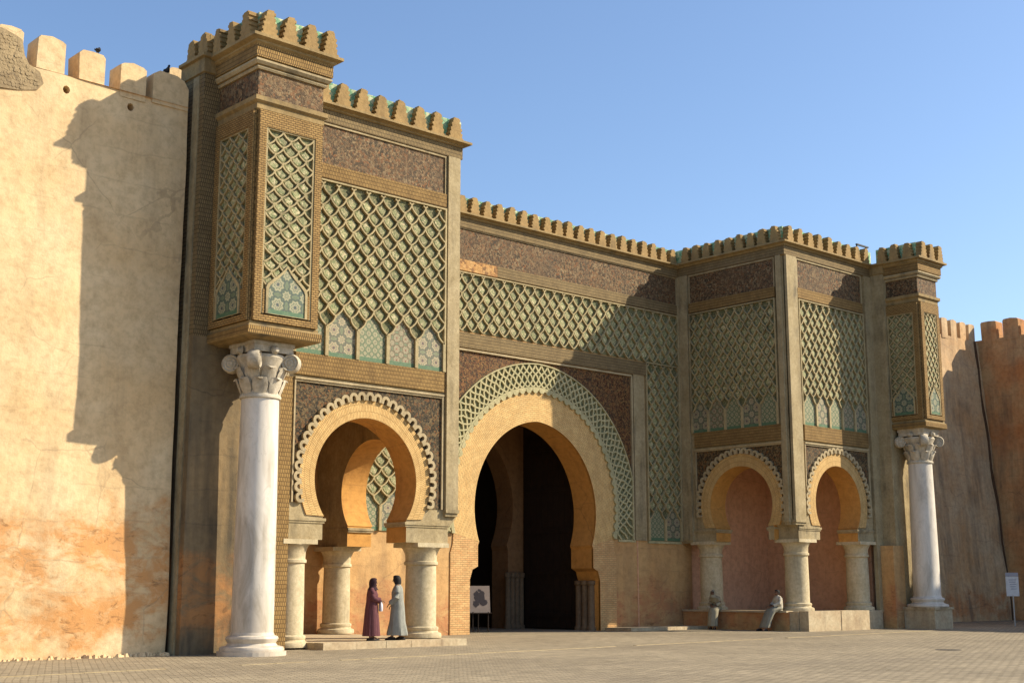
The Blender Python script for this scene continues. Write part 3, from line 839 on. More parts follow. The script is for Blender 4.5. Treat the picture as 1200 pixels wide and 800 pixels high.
# recess faces above dado
FR0, FR1 = 29.95, 40.72           # frame round the spandrels
LATZ = 3.56
m = MB(); slab(m, g, XL + .3, XR - .2, 13.76, 14.95, -.05, 0.025); m.build('mosaic_frieze', MAT['mosaic_top'], TG)
m = MB(); slab(m, g, XL + .3, XR - .2, 14.95, 15.01, -.05, 0.06); m.build('fillet', MAT['stone'], TG)
m = MB(); slab(m, g, 33.2, XR - .2, 13.34, 13.76, -.05, 0.09); m.build('brick_band', MAT['carved_grey'], TG)
m = MB(); slab(m, g, XL + .3, 33.2, 13.34, 13.76, -.05, 0.086); m.build('carved_band', MAT['arabesque'], TG)
m = MB(); slab(m, g, FR0 - .85, FR1 + .88, 10.42, 10.98, -.05, 0.10); m.build('brick_band', MAT['carved_grey'], TG)
for a, b in ((FR0 - .85, FR0), (FR1, FR1 + .88)):
    m = MB(); slab(m, g, a + 0.1, b - 0.1, LATZ, 10.42, -.05, 0.08); m.build('pilaster_strip', MAT['stone'], TG)
m = MB()
slab(m, g, FR0 + .0, FR1 - .0, 10.3, 10.37, -.05, 0.10)
slab(m, g, FR0 - .03, FR0 + .05, LATZ, 10.3, -.05, 0.096); slab(m, g, FR1 - .05, FR1 + .03, LATZ, 10.3, -.05, 0.096)
m.build('fillet', MAT['scallop'], TG)
lattice(TG, g, XL + .35, XR - .2, 11.05, 13.24, 32, 0.70)
for a, b in ((XL + .35, FR0 - .9), (FR1 + .93, XR - .22)):
    lattice(TG, g, a, b, LATZ + 0.02, 10.98, 4, 0.64, 2)
m = MB(); slab(m, g, XR - .19, XR, 3.6, 15.0, -.05, 0.10); m.build('pilaster_strip', MAT['stone'], TG)
# spandrels, green interlaced band, brick ring
R1, R2 = 4.35, 5.5
zb = 3.58
rb = archpts(GC, R1, 4.72, zb, GOFF * .6, 40)
rg = archpts(GC, R2, 4.62, zb, GOFF * .5, 40)
pout = [(FR0 + .05, zb), (FR0 + .05, 10.3), (FR1 - .05, 10.3), (FR1 - .05, zb)]
m = MB()
for s in (0, 1):
    arc = [p for p in rg if (p[0] <= GC if s == 0 else p[0] >= GC) and FR0 + .07 < p[0] < FR1 - .07 and p[1] < 10.2]
    if s == 0:
        poly = [(FR0 + .05, arc[0][1]), (FR0 + .05, 10.3), (GC, 10.3), (GC, 10.21)] + arc[::-1]
    else:
        poly = [(GC, 10.21), (GC, 10.3), (FR1 - .05, 10.3), (FR1 - .05, arc[-1][1])] + arc[::-1]
    plate(m, g, poly, (), -.05, 0.02)
m.build('mosaic_spandrel', MAT['mosaic_red'], TG)
m = MB()
rgc = [(min(max(x, FR0 + .06), FR1 - .06), z) for x, z in rg]
strip(m, g, rb, rgc, -.05, 0.045); m.build('green_band', MAT['back'], TG)
# interlace on the green band: trellis bent round the arch
m = MB()
def polar(t, d):                      # t in 0..1 along the arch, d in 0..1 across the band
    i = min(int(t * (len(rb) - 1)), len(rb) - 2); k = t * (len(rb) - 1) - i
    a = (rb[i][0] + (rb[i+1][0]-rb[i][0])*k, rb[i][1] + (rb[i+1][1]-rb[i][1])*k)
    b = (rgc[i][0] + (rgc[i+1][0]-rgc[i][0])*k, rgc[i][1] + (rgc[i+1][1]-rgc[i][1])*k)
    return (a[0] + (b[0]-a[0])*d, a[1] + (b[1]-a[1])*d)
NW = 58
for i in range(NW):
    for sgn in (-1, 1):
        pts = []
        for q in range(17):
            d = q / 16
            wv = (d * 2.0) % 1.0
            e = 0.7 * (1 - (1 - wv) ** 2.0) + 0.3 * wv
            s_ = (math.floor(d * 2.0) + e) / 2.0 if q < 16 else 1.0
            pts.append(((i + sgn * s_ * 2.5) / NW, 0.1 + 0.86 * d))
        rib_poly(m, g, [polar(*a) for a in pts if 0 < a[0] < 1], 0.032, 0.03, 0.105 if sgn > 0 else 0.11)
m.build('interlace', MAT['rib_green'], TG, merge=False)
m = MB(); strip(m, g, [polar(i/120, -0.04) for i in range(121)], [polar(i/120, 0.1) for i in range(121)], -.05, 0.11)
strip(m, g, [polar(i/120, 0.955) for i in range(121)], [polar(i/120, 1.0) for i in range(121)], -.05, 0.13)
m.build('rim', MAT['rib_green'], TG)
dm = MB(); plate(dm, lambda u, v, w: Vector((u, v, w)), [(-.135, .09), (-.125, -.0), (-.07, -.06), (0, -.075), (.07, -.06), (.125, 0.0), (.135, .09)], (), 0, 0.09)
dent = dm.mesh('dentil', MAT['rib_green'])
for i in range(2, 46):
    t = (i + .5) / 46
    p = polar(t, -0.06)
    place('dentil', dent, TG, g(p[0], p[1], 0.03), rotf(g) @ Matrix.Rotation(math.atan2(p[1]-4.7, p[0]-GC) - math.pi/2, 3, 'Z'))
m = MB(); strip(m, g, ap, archpts(GC, R1 - .02, 4.72, zb, GOFF * .6, 40), -.05, 0.04, 0, 1); m.build('brick_ring', [MAT['brick_main'], MAT['orange']], TG)
for s in (-1, 1):
    e = [(GC + s*(hs + .06), 2.42), (GC + s*3.28, 2.3), (GC + s*3.4, 1.95), (GC + s*3.4, 0.0)]
    outl = [(GC + s*hs, GS), (GC + s*(hs + .06), GS - .12)] + e + [(GC + s*4.33, 0), (GC + s*4.33, 2.9), (GC + s*4.22, 3.2), (GC + s*4.2, zb)]
    m = MB(); plate(m, g, outl, (), -.05, 0.038, 0, 1); m.build('jamb', [MAT['brick_red'], MAT['orange']], TG)
    # clustered colonnettes in the jamb
    for k in range(3):
        m = MB(); lathe(m, (GC + s * 3.36, YG + 0.42 + 0.34 * k, 0.0), [(0.0, 0.0), (0.2, 0.0), (0.2, 0.12), (0.15, 0.18), (0.14, 1.75), (0.19, 1.8), (0.19, 1.93), (0, 1.95)], 14)
        m.build('colonnette', MAT['colonnette'], TG, smooth=True)
m = MB(); slab(m, g, 40.95, 41.0, 0.1, 3.55, -.05, 0.03); m.build('joint_bead', MAT['oxblood'], TG)
m = MB(); slab(m, g, FR1 + .9, XR - .2, 3.46, 3.56, -.05, 0.07); slab(m, g, FR1 - .9, FR1 + .1, 3.48, 3.575, -.05, 0.065); m.build('sill', MAT['rib_green'], TG)
cornice(TG, [(XL - .3, YG), (XR + .3, YG)], -0.035, 0.14)
merlon_row(TG, g, XL + .35, XR - .15, 0.645, -0.08, ZL - .035, mesh=M_MERLON_SMALL)
box_obj('core', (XL - .6, YG + 1.0, 8.6), (XR + .6, YG + 6, 15.3), MAT['orange'], TG)
# passage behind the arch
px0, px1 = 31.4, 38.95
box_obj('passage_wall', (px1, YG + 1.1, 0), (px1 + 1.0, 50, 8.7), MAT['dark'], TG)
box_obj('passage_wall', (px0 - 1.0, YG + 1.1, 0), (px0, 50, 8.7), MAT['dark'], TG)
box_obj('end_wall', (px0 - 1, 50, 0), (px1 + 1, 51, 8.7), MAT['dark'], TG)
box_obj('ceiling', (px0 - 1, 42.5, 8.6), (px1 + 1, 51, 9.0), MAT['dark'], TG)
h = FY(41.75)
ia = archpts(35.0, 3.35, 5.0, 3.55, 0.2, 30); ih = ia[-1][0] - 35.0
m = MB()
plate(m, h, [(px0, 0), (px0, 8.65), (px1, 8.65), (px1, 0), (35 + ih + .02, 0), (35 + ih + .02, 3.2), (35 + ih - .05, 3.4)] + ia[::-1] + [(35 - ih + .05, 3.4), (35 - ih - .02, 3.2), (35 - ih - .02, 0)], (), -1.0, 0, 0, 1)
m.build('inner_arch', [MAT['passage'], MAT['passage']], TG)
for k in range(4):
    m = MB(); lathe(m, (35 + ih - .12 + .25 * k, 41.6, 0.0), [(0.0, 0.0), (0.17, 0.0), (0.17, 0.12), (0.12, 0.18), (0.115, 2.05), (0.16, 2.1), (0.16, 2.28), (0, 2.3)], 12)
    m.build('colonnette', MAT['colonnette'], TG, smooth=True)

# open wooden door leaf lying against the passage wall
DT = thing('door_leaf', 'dark wooden gate leaf swung open inside the great archway', 'door', (px1 - .1, 40, 0))
for k in range(9):
    y = 38.45 + k * 0.34
    box_obj('plank', (px1 - .13, y, 0.05), (px1 - .05, y + 0.325, 7.9), MAT['wood'], DT)
for z in (0.5, 2.2, 3.9, 5.6, 7.3):
    box_obj('rail', (px1 - .19, 38.46, z), (px1 - .131, 41.4, z + 0.16), MAT['wood'], DT)

# ------------------------------------------------------------------ columns
def short_column(label, x, y, z0, z1, r):
    T = thing('stone_column', label, 'column', (x, y, z0), 'short stone columns of the tower arcades')
    H = z1 - z0
    m = MB(); lathe(m, (x, y, z0), [(0, 0), (r*1.34, 0), (r*1.36, .06), (r*1.32, .13), (r*1.14, .16), (r*1.1, .2), (r*1.16, .24), (r*1.15, .3), (r*1.02, .33)], 32); m.build('base', MAT['colstone'], T, smooth=True)
    m = MB(); lathe(m, (x, y, z0), [(r*1.0, .32), (r*1.0, H*.4), (r*.965, H-.62)], 32); m.build('shaft', MAT['colstone'], T, smooth=True)
    m = MB(); lathe(m, (x, y, z0), [(r*.96, H-.63), (r*1.08, H-.6), (r*1.08, H-.52), (r*1.0, H-.5), (r*1.02, H-.3), (r*1.18, H-.14), (r*1.24, H-.12), (r*1.24, H-.1)], 32)
    q = r * 1.26
    box(m, (x-q, y-q, z0+H-.1), (x+q, y+q, z0+H+.03)); m.build('capital', MAT['colstone'], T, smooth=True)
    return T
short_column('thick stone column beside the standing person in pale grey robe', 25.27, 31.58, 0.2, 2.92, 0.47)
short_column('stone column close beside the tall white marble column standing on the bare paving', 20.62, 31.58, 0.05, 2.92, 0.44)
short_column('stone column deep inside the tower loggia behind the two standing people', 25.62, 36.4, 0.2, 2.92, 0.44)
short_column('stone column behind the hooded seated person at the shaded arch', 44.4, 36.05, 0.75, 3.53, 0.47)
short_column('stone column at the tower corner between the shaded arch and the sunlit arch', 44.72, 31.98, 0.75, 3.53, 0.47)
short_column('stone column between the sunlit small arch and the tall column on a square plinth', 48.95, 31.95, 0.75, 3.53, 0.47)

def marble_column(label, x, y, zp, zt, r0, r1, plinth=None):
    T = thing('marble_column', label, 'column', (x, y, 0), 'tall marble columns carrying the turrets')
    zc = zt - 1.42
    if plinth:
        m = MB(); box(m, (x-plinth, y-plinth, 0), (x+plinth, y+plinth, zp-.1)); box(m, (x-plinth-.05, y-plinth-.05, zp-.1), (x+plinth+.05, y+plinth+.05, zp)); m.build('plinth', MAT['platform'], T)
    else:
        m = MB(); lathe(m, (x, y, 0), [(r0*1.62, 0), (r0*1.62, zp)], 36); m.face([(x + r0*1.62*math.cos(a*math.pi/18), y + r0*1.62*math.sin(a*math.pi/18), zp) for a in range(36)]); m.build('plinth', MAT['marble'], T)
    m = MB(); lathe(m, (x, y, zp), [(r0*1.5, 0), (r0*1.52, .05), (r0*1.46, .11), (r0*1.2, .14), (r0*1.12, .2), (r0*1.2, .26), (r0*1.24, .31), (r0*1.2, .36), (r0*1.04, .39), (r0*1.0, .46)], 36); m.build('base', MAT['marble'], T, smooth=True)
    m = MB(); n = 10
    lathe(m, (x, y, 0), [(r0 + (r1-r0) * (i/n)**1.4, zp + .45 + (zc - zp - .45) * i/n) for i in range(n+1)], 40); m.build('shaft', MAT['marble'], T, smooth=True)
    # capital: necking ring, bell, two tiers of leaves, corner volutes, abacus
    m = MB(); lathe(m, (x, y, zc), [(r1*.98, -.03), (r1*1.1, -.02), (r1*1.12, .03), (r1*1.08, .07), (r1*1.0, .08), (r1*1.02, .5), (r1*1.15, .8), (r1*1.35, 1.0), (r1*1.3, 1.08), (0, 1.08)], 32); cap = m.build('capital', MAT['cap'], T, smooth=True)
    def leaf(ang, z0, h, wd, out):
        m = MB(); ca, sa = math.cos(ang), math.sin(ang)
        sec = []
        for i in range(7):
            t = i / 6
            rr = r1 * 1.0 + 0.02 + out * (t ** 2.2) + 0.05 * math.sin(t * math.pi)
            zz = z0 + h * (t if t < .84 else .84 + (.84 - t) * .7)
            ww = wd * (0.55 + 0.9 * t * (1 - t) * 2) * (1 if t < .95 else .45)
            sec.append([(rr - (.05 if abs(s) == 1 else 0), s * ww, zz) for s in (-1, -.45, 0, .45, 1)])
        tr = lambda p, d=0: (x + ca*(p[0]-d) - sa*p[1], y + sa*(p[0]-d) + ca*p[1], zc + p[2])
        for a, b in zip(sec[:-1], sec[1:]):
            for k in range(4):
                m.face([tr(a[k]), tr(a[k+1]), tr(b[k+1]), tr(b[k])]); m.face([tr(a[k], .05), tr(a[k+1], .05), tr(b[k+1], .05), tr(b[k], .05)])
        m.build('leaf', MAT['cap'], cap, smooth=True)
    for k in range(8): leaf(k * math.pi/4 + .2, 0.06, 0.5, 0.2, 0.2)
    for k in range(8): leaf(k * math.pi/4 + .2 + math.pi/8, 0.3, 0.55, 0.2, 0.26)
    for k in range(4):                              # volutes
        ang = math.pi/4 + k * math.pi/2; ca, sa = math.cos(ang), math.sin(ang)
        m = MB(); rc = r1 * 1.62
        prof = [(0.0, .15), (0.05, .16), (.10, .13), (.13, .15), (.17, .12), (.21, .15), (.245, .1), (.245, -.1), (.21, -.15), (.17, -.12), (.13, -.15), (.10, -.13), (.05, -.16), (0.0, -.15)]
        nn = 16
        for i in range(nn):
            a, b = 2*math.pi*i/nn, 2*math.pi*(i+1)/nn
            for (ra, ta), (rb_, tb) in zip(prof[:-1], prof[1:]):
                P = lambda q, rr, tt: (x + ca*(rc + rr*math.cos(q)) - sa*tt, y + sa*(rc + rr*math.cos(q)) + ca*tt, zc + .9 + rr*math.sin(q))
                m.face([P(a, ra, ta), P(b, ra, ta), P(b, rb_, tb), P(a, rb_, tb)])
        # stalk sweeping up to the volute
        for tt in (-.09, .09):
            pass
        st = [(r1*1.05, .45), (r1*1.15, .75), (r1*1.35, 1.0), (r1*1.6, 1.13)]
        for (ra, za), (rb_, zb_) in zip(st[:-1], st[1:]):
            for o in (0.0, -.12):
                q = [(ra, -.09, za+o), (ra, .09, za+o), (rb_, .09, zb_+o), (rb_, -.09, zb_+o)]
                m.face([(x + ca*a - sa*b, y + sa*a + ca*b, zc + c) for a, b, c in q])
            for s in (-.09, .09):
                q = [(ra, s, za), (rb_, s, zb_), (rb_, s, zb_-.12), (ra, s, za-.12)]
                m.face([(x + ca*a - sa*b, y + sa*a + ca*b, zc + c) for a, b, c in q])
        m.build('volute', MAT['cap'], cap, smooth=True)
        # flower between the volutes
        ang -= math.pi/4; ca, sa = math.cos(ang), math.sin(ang)
        m = MB(); rc = r1 * 1.3
        for i in range(8):
            a, b = 2*math.pi*i/8, 2*math.pi*(i+1)/8
            P = lambda q, rr, o: (x + ca*(rc+o) - sa*rr*math.cos(q), y + sa*(rc+o) + ca*rr*math.cos(q), zc + 1.18 + rr*math.sin(q))
            m.face([P(a, .12, 0), P(b, .12, 0), P(b, .06, .12), P(a, .06, .12)]); m.face([P(a, .06, .12), P(b, .06, .12), P(0, 0, .13)])
        m.build('flower', MAT['cap'], cap, smooth=True)
    ab = []
    A = r1 * 1.72
    for k in range(4):
        a0 = math.pi/4 + k*math.pi/2
        for t in range(6):
            q = a0 + (t/6) * math.pi/2
            rr = A * (1 - 0.34 * math.sin(t/6*math.pi))
            ab.append((rr*math.cos(q), rr*math.sin(q)))
    m = MB(); plate(m, lambda u, v, w: Vector((x + u, y + v, zc + w)), ab, (), 1.13, 1.3); plate(m, lambda u, v, w: Vector((x + u*1.05, y + v*1.05, zc + w)), ab, (), 1.3, 1.44); m.build('abacus', MAT['cap'], cap)
marble_column('tall white marble column with scrolled capital rising straight from the paving', 18.05, 29.2, 0.1, 7.8, 0.525, 0.475)
marble_column('tall white marble column with scrolled capital standing on a square stone plinth', 51.07, 30.0, 0.88, 8.28, 0.56, 0.49, 0.7)

# ------------------------------------------------------------------ platforms, steps
def cutstones(name, label, cat, x0, x1, y0, y1, z0, z1, pitch, mat, group=None):
    T = thing(name, label, cat, ((x0+x1)/2, (y0+y1)/2, z0), group)
    n = max(1, round((x1-x0)/pitch)); x = x0
    for k in range(n):
        xe = x0 + (x1-x0)*(k+1)/n + (random.uniform(-.12, .12)*pitch if k < n-1 else 0)
        j = random.uniform(-.012, .012)
        box_obj('stone_block', (x+.006, y0+j, z0), (xe-.006, y0+.42, z1+random.uniform(-.008, .004)), MAT[mat], T); x = xe
    box_obj('floor', (x0+.02, y0+.4, z0), (x1-.02, y1, z1-.012), MAT[mat], T)
    return T
cutstones('platform', 'low stone step under the two standing people', 'step', 20.9, 25.95, 30.25, 37.05, 0, 0.19, 0.95, 'platform')
b = cutstones('stone_platform', 'raised stone floor of the tower loggia edged with a bench where two people sit', 'platform', 43.75, 49.7, 31.3, 37.06, 0, 0.75, 1.1, 'platform')
box_obj('side_facing', (43.7, 31.7, 0), (43.76, 37.05, 0.72), MAT['lower'], b)
box_obj('bench_slab', (43.62, 31.75, 0.70), (44.3, 37.04, 0.775), MAT['platform'], b)
cutstones('stone_bench', 'sunlit rough stone bench block in front of the corner column', 'bench', 43.8, 48.0, 30.85, 31.29, 0, 0.77, 1.0, 'platform')
T = thing('pavement', 'low pavement slab along the foot of the recessed gate wall', 'pavement', (35, 36, 0))
for k in range(8):
    box_obj('kerb_stone', (39.0 + .58*k, 35.7, 0), (39.57 + .58*k, 36.0, 0.13), MAT['platform'], T)
box_obj('slab', (39.0, 36.0, 0), (43.68, 37.05, 0.12), MAT['platform'], T)
# pale line of flush stones across the square

T = thing('paving_line', 'pale line of flush stones laid across the paved square', 'paving', (19, 25.55, 0))
for k in range(44):
    x = 10.0 + k * 0.92; y = 25.0 + 0.085 * (x - 10)
    if random.random() < 0.12: continue
    m = MB(); a = [(x, y), (x + .9, y + .076), (x + .9, y + .20), (x, y + .13)]
    plate(m, lambda u, v, w: Vector((u, v, w)), a, (), -.02, 0.008 + random.uniform(0, .004)); m.build('flush_stone', MAT['scallop'], T)
MAT['iron'] = flat('worn_iron', (0.10, 0.085, 0.065), 0.6, 0.4)
T = thing('drain_cover', 'round dark drain cover set in the paving', 'drain cover', (33.43, 19.1, 0))
m = MB(); lathe(m, (33.43, 19.1, 0), [(0.34, 0.0), (0.34, 0.008), (0.29, 0.008), (0.285, 0.005), (0, 0.005)], 28); m.build('rim', MAT['iron'], T)
for k in range(5): box_obj('bar', (33.24, 18.88 + .1*k, 0.004), (33.62, 18.93 + .1*k, 0.01), MAT['iron'], T)

# ------------------------------------------------------------------ city walls
def rough_face(mb, fr, u0, u1, v0, v1, step, amp, lean=None, holes=(), seed=0.0, top=None, mi=0):
    nu = max(1, round((u1-u0)/step)); nv = max(1, round((v1-v0)/step))
    def P(i, j):
        u = u0 + (u1-u0)*i/nu; v = v0 + (v1-v0)*j/nv
        w = amp * (noise.noise(Vector((u*.35+seed, v*.35, seed))) * 1.6 + noise.noise(Vector((u*1.3+seed, v*1.3, 3.1))) * .55 + noise.noise(Vector((u*4, v*4, seed))) * .2)
        if lean: w += lean(v)
        if top and j == nv: w -= top
        return u, v, w
    cells = {}
    for (hu, hv, hr) in holes:
        cells[(int((hu-u0)/(u1-u0)*nu), int((hv-v0)/(v1-v0)*nv))] = hr
    for i in range(nu):
        for j in range(nv):
            q = [P(i, j), P(i+1, j), P(i+1, j+1), P(i, j+1)]
            if (i, j) in cells:
                hr = cells[(i, j)]
                cu = sum(a[0] for a in q)/4; cv = sum(a[1] for a in q)/4; cw = sum(a[2] for a in q)/4
                ring = [(cu + hr*math.cos(math.pi/4*k - 3*math.pi/4), cv + hr*1.15*math.sin(math.pi/4*k - 3*math.pi/4), cw) for k in range(8)]
                for k in range(4):
                    mb.face([fr(*q[k]), fr(*q[(k+1) % 4]), fr(*ring[(2*k+2) % 8]), fr(*ring[2*k+1]), fr(*ring[2*k])], mi=mi)
                for k in range(8):
                    a, b = ring[k], ring[(k+1) % 8]
                    mb.face([fr(*a), fr(*b), fr(b[0], b[1], b[2]-.5), fr(a[0], a[1], a[2]-.5)], mi=mi)
                mb.face([fr(a[0], a[1], a[2]-.5) for a in ring], mi=mi)
            else:
                mb.face([fr(*p) for p in q], [(p[0], p[1]) for p in q], mi)

def wall_merlon(parent, fr, u, wd, z0, z1, dp, mat, seed):
    """a weathered block merlon with softened, uneven edges"""
    m = MB(); rnd = random.Random(seed)
    n = 4
    j = lambda a: a + rnd.uniform(-.018, .018)
    hw = wd / 2
    prof = [(-hw, z0 - .15), (-hw, z1 - .09), (-hw + .07, z1 - .02), (0, z1 + .012), (hw - .07, z1 - .02), (hw, z1 - .09), (hw, z0 - .15)]
    prof = [(j(a) , j(b)) for a, b in prof]
    q = [(a * .96, b) for a, b in prof]
    F = lambda a, b, w: fr(u + a, b, w)
    for a, b in zip(prof[:-1], prof[1:]):
        i0, i1 = prof.index(a), prof.index(b)
        m.face([F(*a, -.06), F(*b, -.06), F(*b, -dp), F(*a, -dp)])
        m.face([F(*a, -.06), F(*b, -.06), F(*q[i1], 0.015), F(*q[i0], 0.015)])
    m.face([F(*p, 0.015) for p in q]); m.face([F(*p, -dp) for p in prof])
    return m.build('merlon', MAT[mat], parent, smooth=True)

CW = thing('city_wall', 'high pale plastered city wall with block merlons catching the tower shadow', 'wall', (12, YW, 0))
w = FY(YW)
m = MB(); rough_face(m, w, -14, 16.46, -0.05, 14.2, 0.25, 0.05, holes=[(13.1, 13.78, .095), (14.87, 13.78, .095)], lean=lambda v: 0.22 * max(0, 1 - v/14.2) * 0.6)
m.build('wall', MAT['wall'], CW, smooth=True)
box_obj('wall_core', (-14, YW + .3, 0), (16.35, YW + 2.4, 14.12), MAT['merlon'], CW)
m = MB(); m.face([w(-14, 14.2, 0.06), w(16.46, 14.2, 0.06), w(16.46, 14.18, -2.4), w(-14, 14.18, -2.4)]); m.build('wall_top', MAT['merlon'], CW)
for k, (a, b2, zt) in enumerate([(11.30, 11.95, 15.09), (12.30, 13.03, 15.1), (13.39, 14.10, 15.02), (14.51, 15.23, 15.0)]):
    wall_merlon(CW, w, (a+b2)/2, b2-a, 14.2, zt, 0.62, 'wall', k)
for k in range(9): wall_merlon(CW, w, 10.55 - 1.09*k, 0.72, 14.2, 15.08, 0.62, 'wall', 20+k)
m = MB()
pr = [(15.42, 14.1), (15.42, 14.9), (15.6, 15.02), (16.1, 15.0), (16.32, 14.9), (16.45, 14.7), (16.45, 14.1)]
plate(m, w, pr, (), -.6, 0.035); m.build('merlon', MAT['wall'], CW)
wall_merlon(CW, FY(YW + 1.5), 17.0, 0.7, 14.5, 15.9, 0.6, 'wall', 77)
# patch of exposed rubble where the render has fallen away
rnd = random.Random(3)
pp = [(10.6, 14.62), (10.6, 13.3), (11.25, 13.28), (11.42, 13.45), (11.9, 13.5), (12.35, 13.62), (12.5, 13.82), (12.38, 14.1), (12.1, 14.22), (11.98, 14.42), (11.9, 14.8), (11.75, 14.86), (11.4, 14.96), (11.0, 14.95)]
m = MB(); plate(m, w, pp, (), -.1, 0.075); po = m.build('rubble_patch', MAT['rubble'], CW)
def inside(u, v, P):
    c = False
    for i in range(len(P)):
        (x1, y1), (x2, y2) = P[i], P[i-1]
        if (y1 > v) != (y2 > v) and u < (x2-x1)*(v-y1)/(y2-y1) + x1: c = not c
    return c
for iu in range(20):
    for iv in range(18):
        u = 10.62 + iu*.1 + (.05 if iv % 2 else 0) + rnd.uniform(-.02, .02); v = 13.3 + iv*.095 + rnd.uniform(-.015, .015)
        if not all(inside(u + a, v + b, pp) for a, b in ((.07, 0), (-.07, 0), (0, .06), (0, -.06))): continue
        n = 6; ph0 = rnd.uniform(0, 1); q = MB()
        ps = [(u + .058*rnd.uniform(.7, 1.2)*math.cos(6.283*i/n + ph0), v + .05*rnd.uniform(.7, 1.2)*math.sin(6.283*i/n + ph0)) for i in range(n)]
        plate(q, w, ps, (), 0.05, 0.075 + rnd.uniform(.002, .016), back=False); q.build('stone', MAT['rubble'], po)
def crack(parent, fr, pts, wd, mat, w0=0.02, w1=0.055):
    m = MB()
    L = []; Rr = []
    for k, (a, b) in enumerate(pts):
        t = wd * random.uniform(.5, 1.2)
        L.append((a - t, b)); Rr.append((a + t, b))
    strip(m, fr, L, Rr, w0, w1); return m.build('crack', mat, parent)
MAT['crackm'] = flat('dark_crack_earth', (0.10, 0.06, 0.035), 0.95)  # dark earth showing in the crack near the wall corner
# loose rubble along the foot of the wall
m = MB(); rnd = random.Random(11)
for k in range(150):
    x = rnd.uniform(8.5, 16.5); y = YW - .16 - abs(rnd.gauss(0, .1)); r = rnd.uniform(.02, .085)
    n = 6; top = [(x + r*.6*math.cos(6.283*i/n), y + r*.6*math.sin(6.283*i/n), r*rnd.uniform(.8, 1.2)) for i in range(n)]
    bot = [(x + r*rnd.uniform(.9, 1.3)*math.cos(6.283*i/n), y + r*1.1*math.sin(6.283*i/n), 0) for i in range(n)]
    m.face(top)
    for i in range(n): m.face([bot[i], bot[(i+1) % n], top[(i+1) % n], top[i]])
tag(m.build('rubble', MAT['wall']), 'scatter of broken plaster lumps along the foot of the pale wall', 'rubble', kind='stuff')

RW = thing('city_wall', 'weathered city wall running back beside the tall column on a plinth', 'wall', (60, 35.5, 0))
w = FY(36.0)
ln = lambda v: 1.0 * (1 - v / 15.0)
m = MB(); rough_face(m, w, 51.5, 68.6, -0.05, 15.0, 0.4, 0.06, lean=ln, seed=5.0); m.build('wall', MAT['wall_far'], RW, smooth=True)
box_obj('wall_core', (51.8, 36.2, 0), (70, 38, 14.9), MAT['wall_far'], RW)
for k in range(16): wall_merlon(RW, w, 53.0 + 0.96*k, 0.64, 15.0, 15.95, 0.6, 'wall_far', 40+k)
crack(RW, lambda u, v, d: w(u, v, d + ln(v)), [(67.55, 15.0), (67.6, 13.5), (67.5, 12.0), (67.7, 10.0), (67.62, 8.0), (67.85, 6.0), (67.75, 4.0), (67.9, 2.0), (67.86, 0)], .028, MAT['crackm'], -.05, .12)
RW2 = thing('city_wall', 'shaded city wall with broad merlons meeting the weathered wall at a corner', 'wall', (68, 30, 0))
w2 = FW(68.0)
m = MB(); rough_face(m, w2, -8, 36.3, -0.05, 15.1, 0.4, 0.06, seed=9.0); m.build('wall', MAT['wall_rust'], RW2, smooth=True)
box_obj('wall_core', (68.2, -8, 0), (70, 36.3, 15.0), MAT['wall_rust'], RW2)
for k in range(24): wall_merlon(RW2, w2, 35.3 - 1.27*k, 0.93, 15.1, 16.1, 0.7, 'wall_rust', 80+k)
m = MB()

# ------------------------------------------------------------------ sign, easel, birds, floodlight
T = thing('sign_post', 'small white notice board on a thin metal post before the shaded wall', 'sign', (57.25, 29.4, 0))
MAT['white'] = flat('white_enamel', (0.62, 0.60, 0.58), 0.5, 0.25)
MAT['greyprint'] = flat('faded_print', (0.34, 0.33, 0.36), 0.6, 0.2)
MAT['metal'] = flat('galvanised_metal', (0.42, 0.40, 0.36), 0.45, 0.3)
ang = math.atan2(-29.4, -57.25)
rm = Matrix.Rotation(ang + math.pi/2 + .15, 3, 'Z')
def srel(name, prims, mat, parent, base, rot, bev=0):
    m = MB()
    for a, b in prims: box(m, a, b)
    me = m.mesh(name, mat); return place(name, me, parent, base, rot)
B = (57.25, 29.4, 0)
m = MB(); lathe(m, (0, 0, 0), [(.03, 0), (.03, 1.34)], 10); place('post', m.mesh('post', MAT['metal']), T, B, rm)
srel('board', [((-.27, -.015, 1.30), (.27, .015, 2.16))], MAT['white'], T, B, rm)
srel('header', [((-.27, -.02, 2.17), (.27, .02, 2.33))], MAT['greyprint'], T, B, rm)
for k in range(5): srel('print_line', [((-.15 + .02*k, -.0195, 2.0 - .1*k), (.17 - .03*(k % 2), -.0155, 2.035 - .1*k))], MAT['greyprint'], T, B, rm)

# framed picture on an easel inside the archway
MAT['paper'] = flat('shaded_print_paper', (0.22, 0.18, 0.155), 0.7, 0.3)  # paper tone lowered, with the archway's shade painted into it
MAT['ink'] = flat('dark_ink', (0.035, 0.03, 0.035), 0.8, 0.3)
T = thing('easel', 'picture with a dark motif on a low easel just inside the great archway', 'easel', (33.6, 38.4, 0))
B = (33.62, 38.4, 0.02)
rm = Matrix.Rotation(-.45, 3, 'Z')
tilt = rm @ Matrix.Rotation(R(-8), 3, 'X')
srel('picture', [((-.40, -.03, .72), (.40, .0, 1.72))], MAT['paper'], T, B, tilt)
m = MB(); rnd = random.Random(5)
for cu, cv, rr in ((0, 1.24, .2), (-.1, 1.4, .12), (.1, 1.42, .13), (.14, 1.1, .14), (-.14, 1.06, .13), (0, 1.55, .06)):
    ps = [(cu + rr*rnd.uniform(.65, 1.2)*math.cos(6.283*i/11), cv + rr*rnd.uniform(.65, 1.2)*math.sin(6.283*i/11)) for i in range(11)]
    plate(m, lambda u, v, w: Vector((u, -.032 - w, v)), ps, (), 0, .002 + rnd.uniform(0, .003))
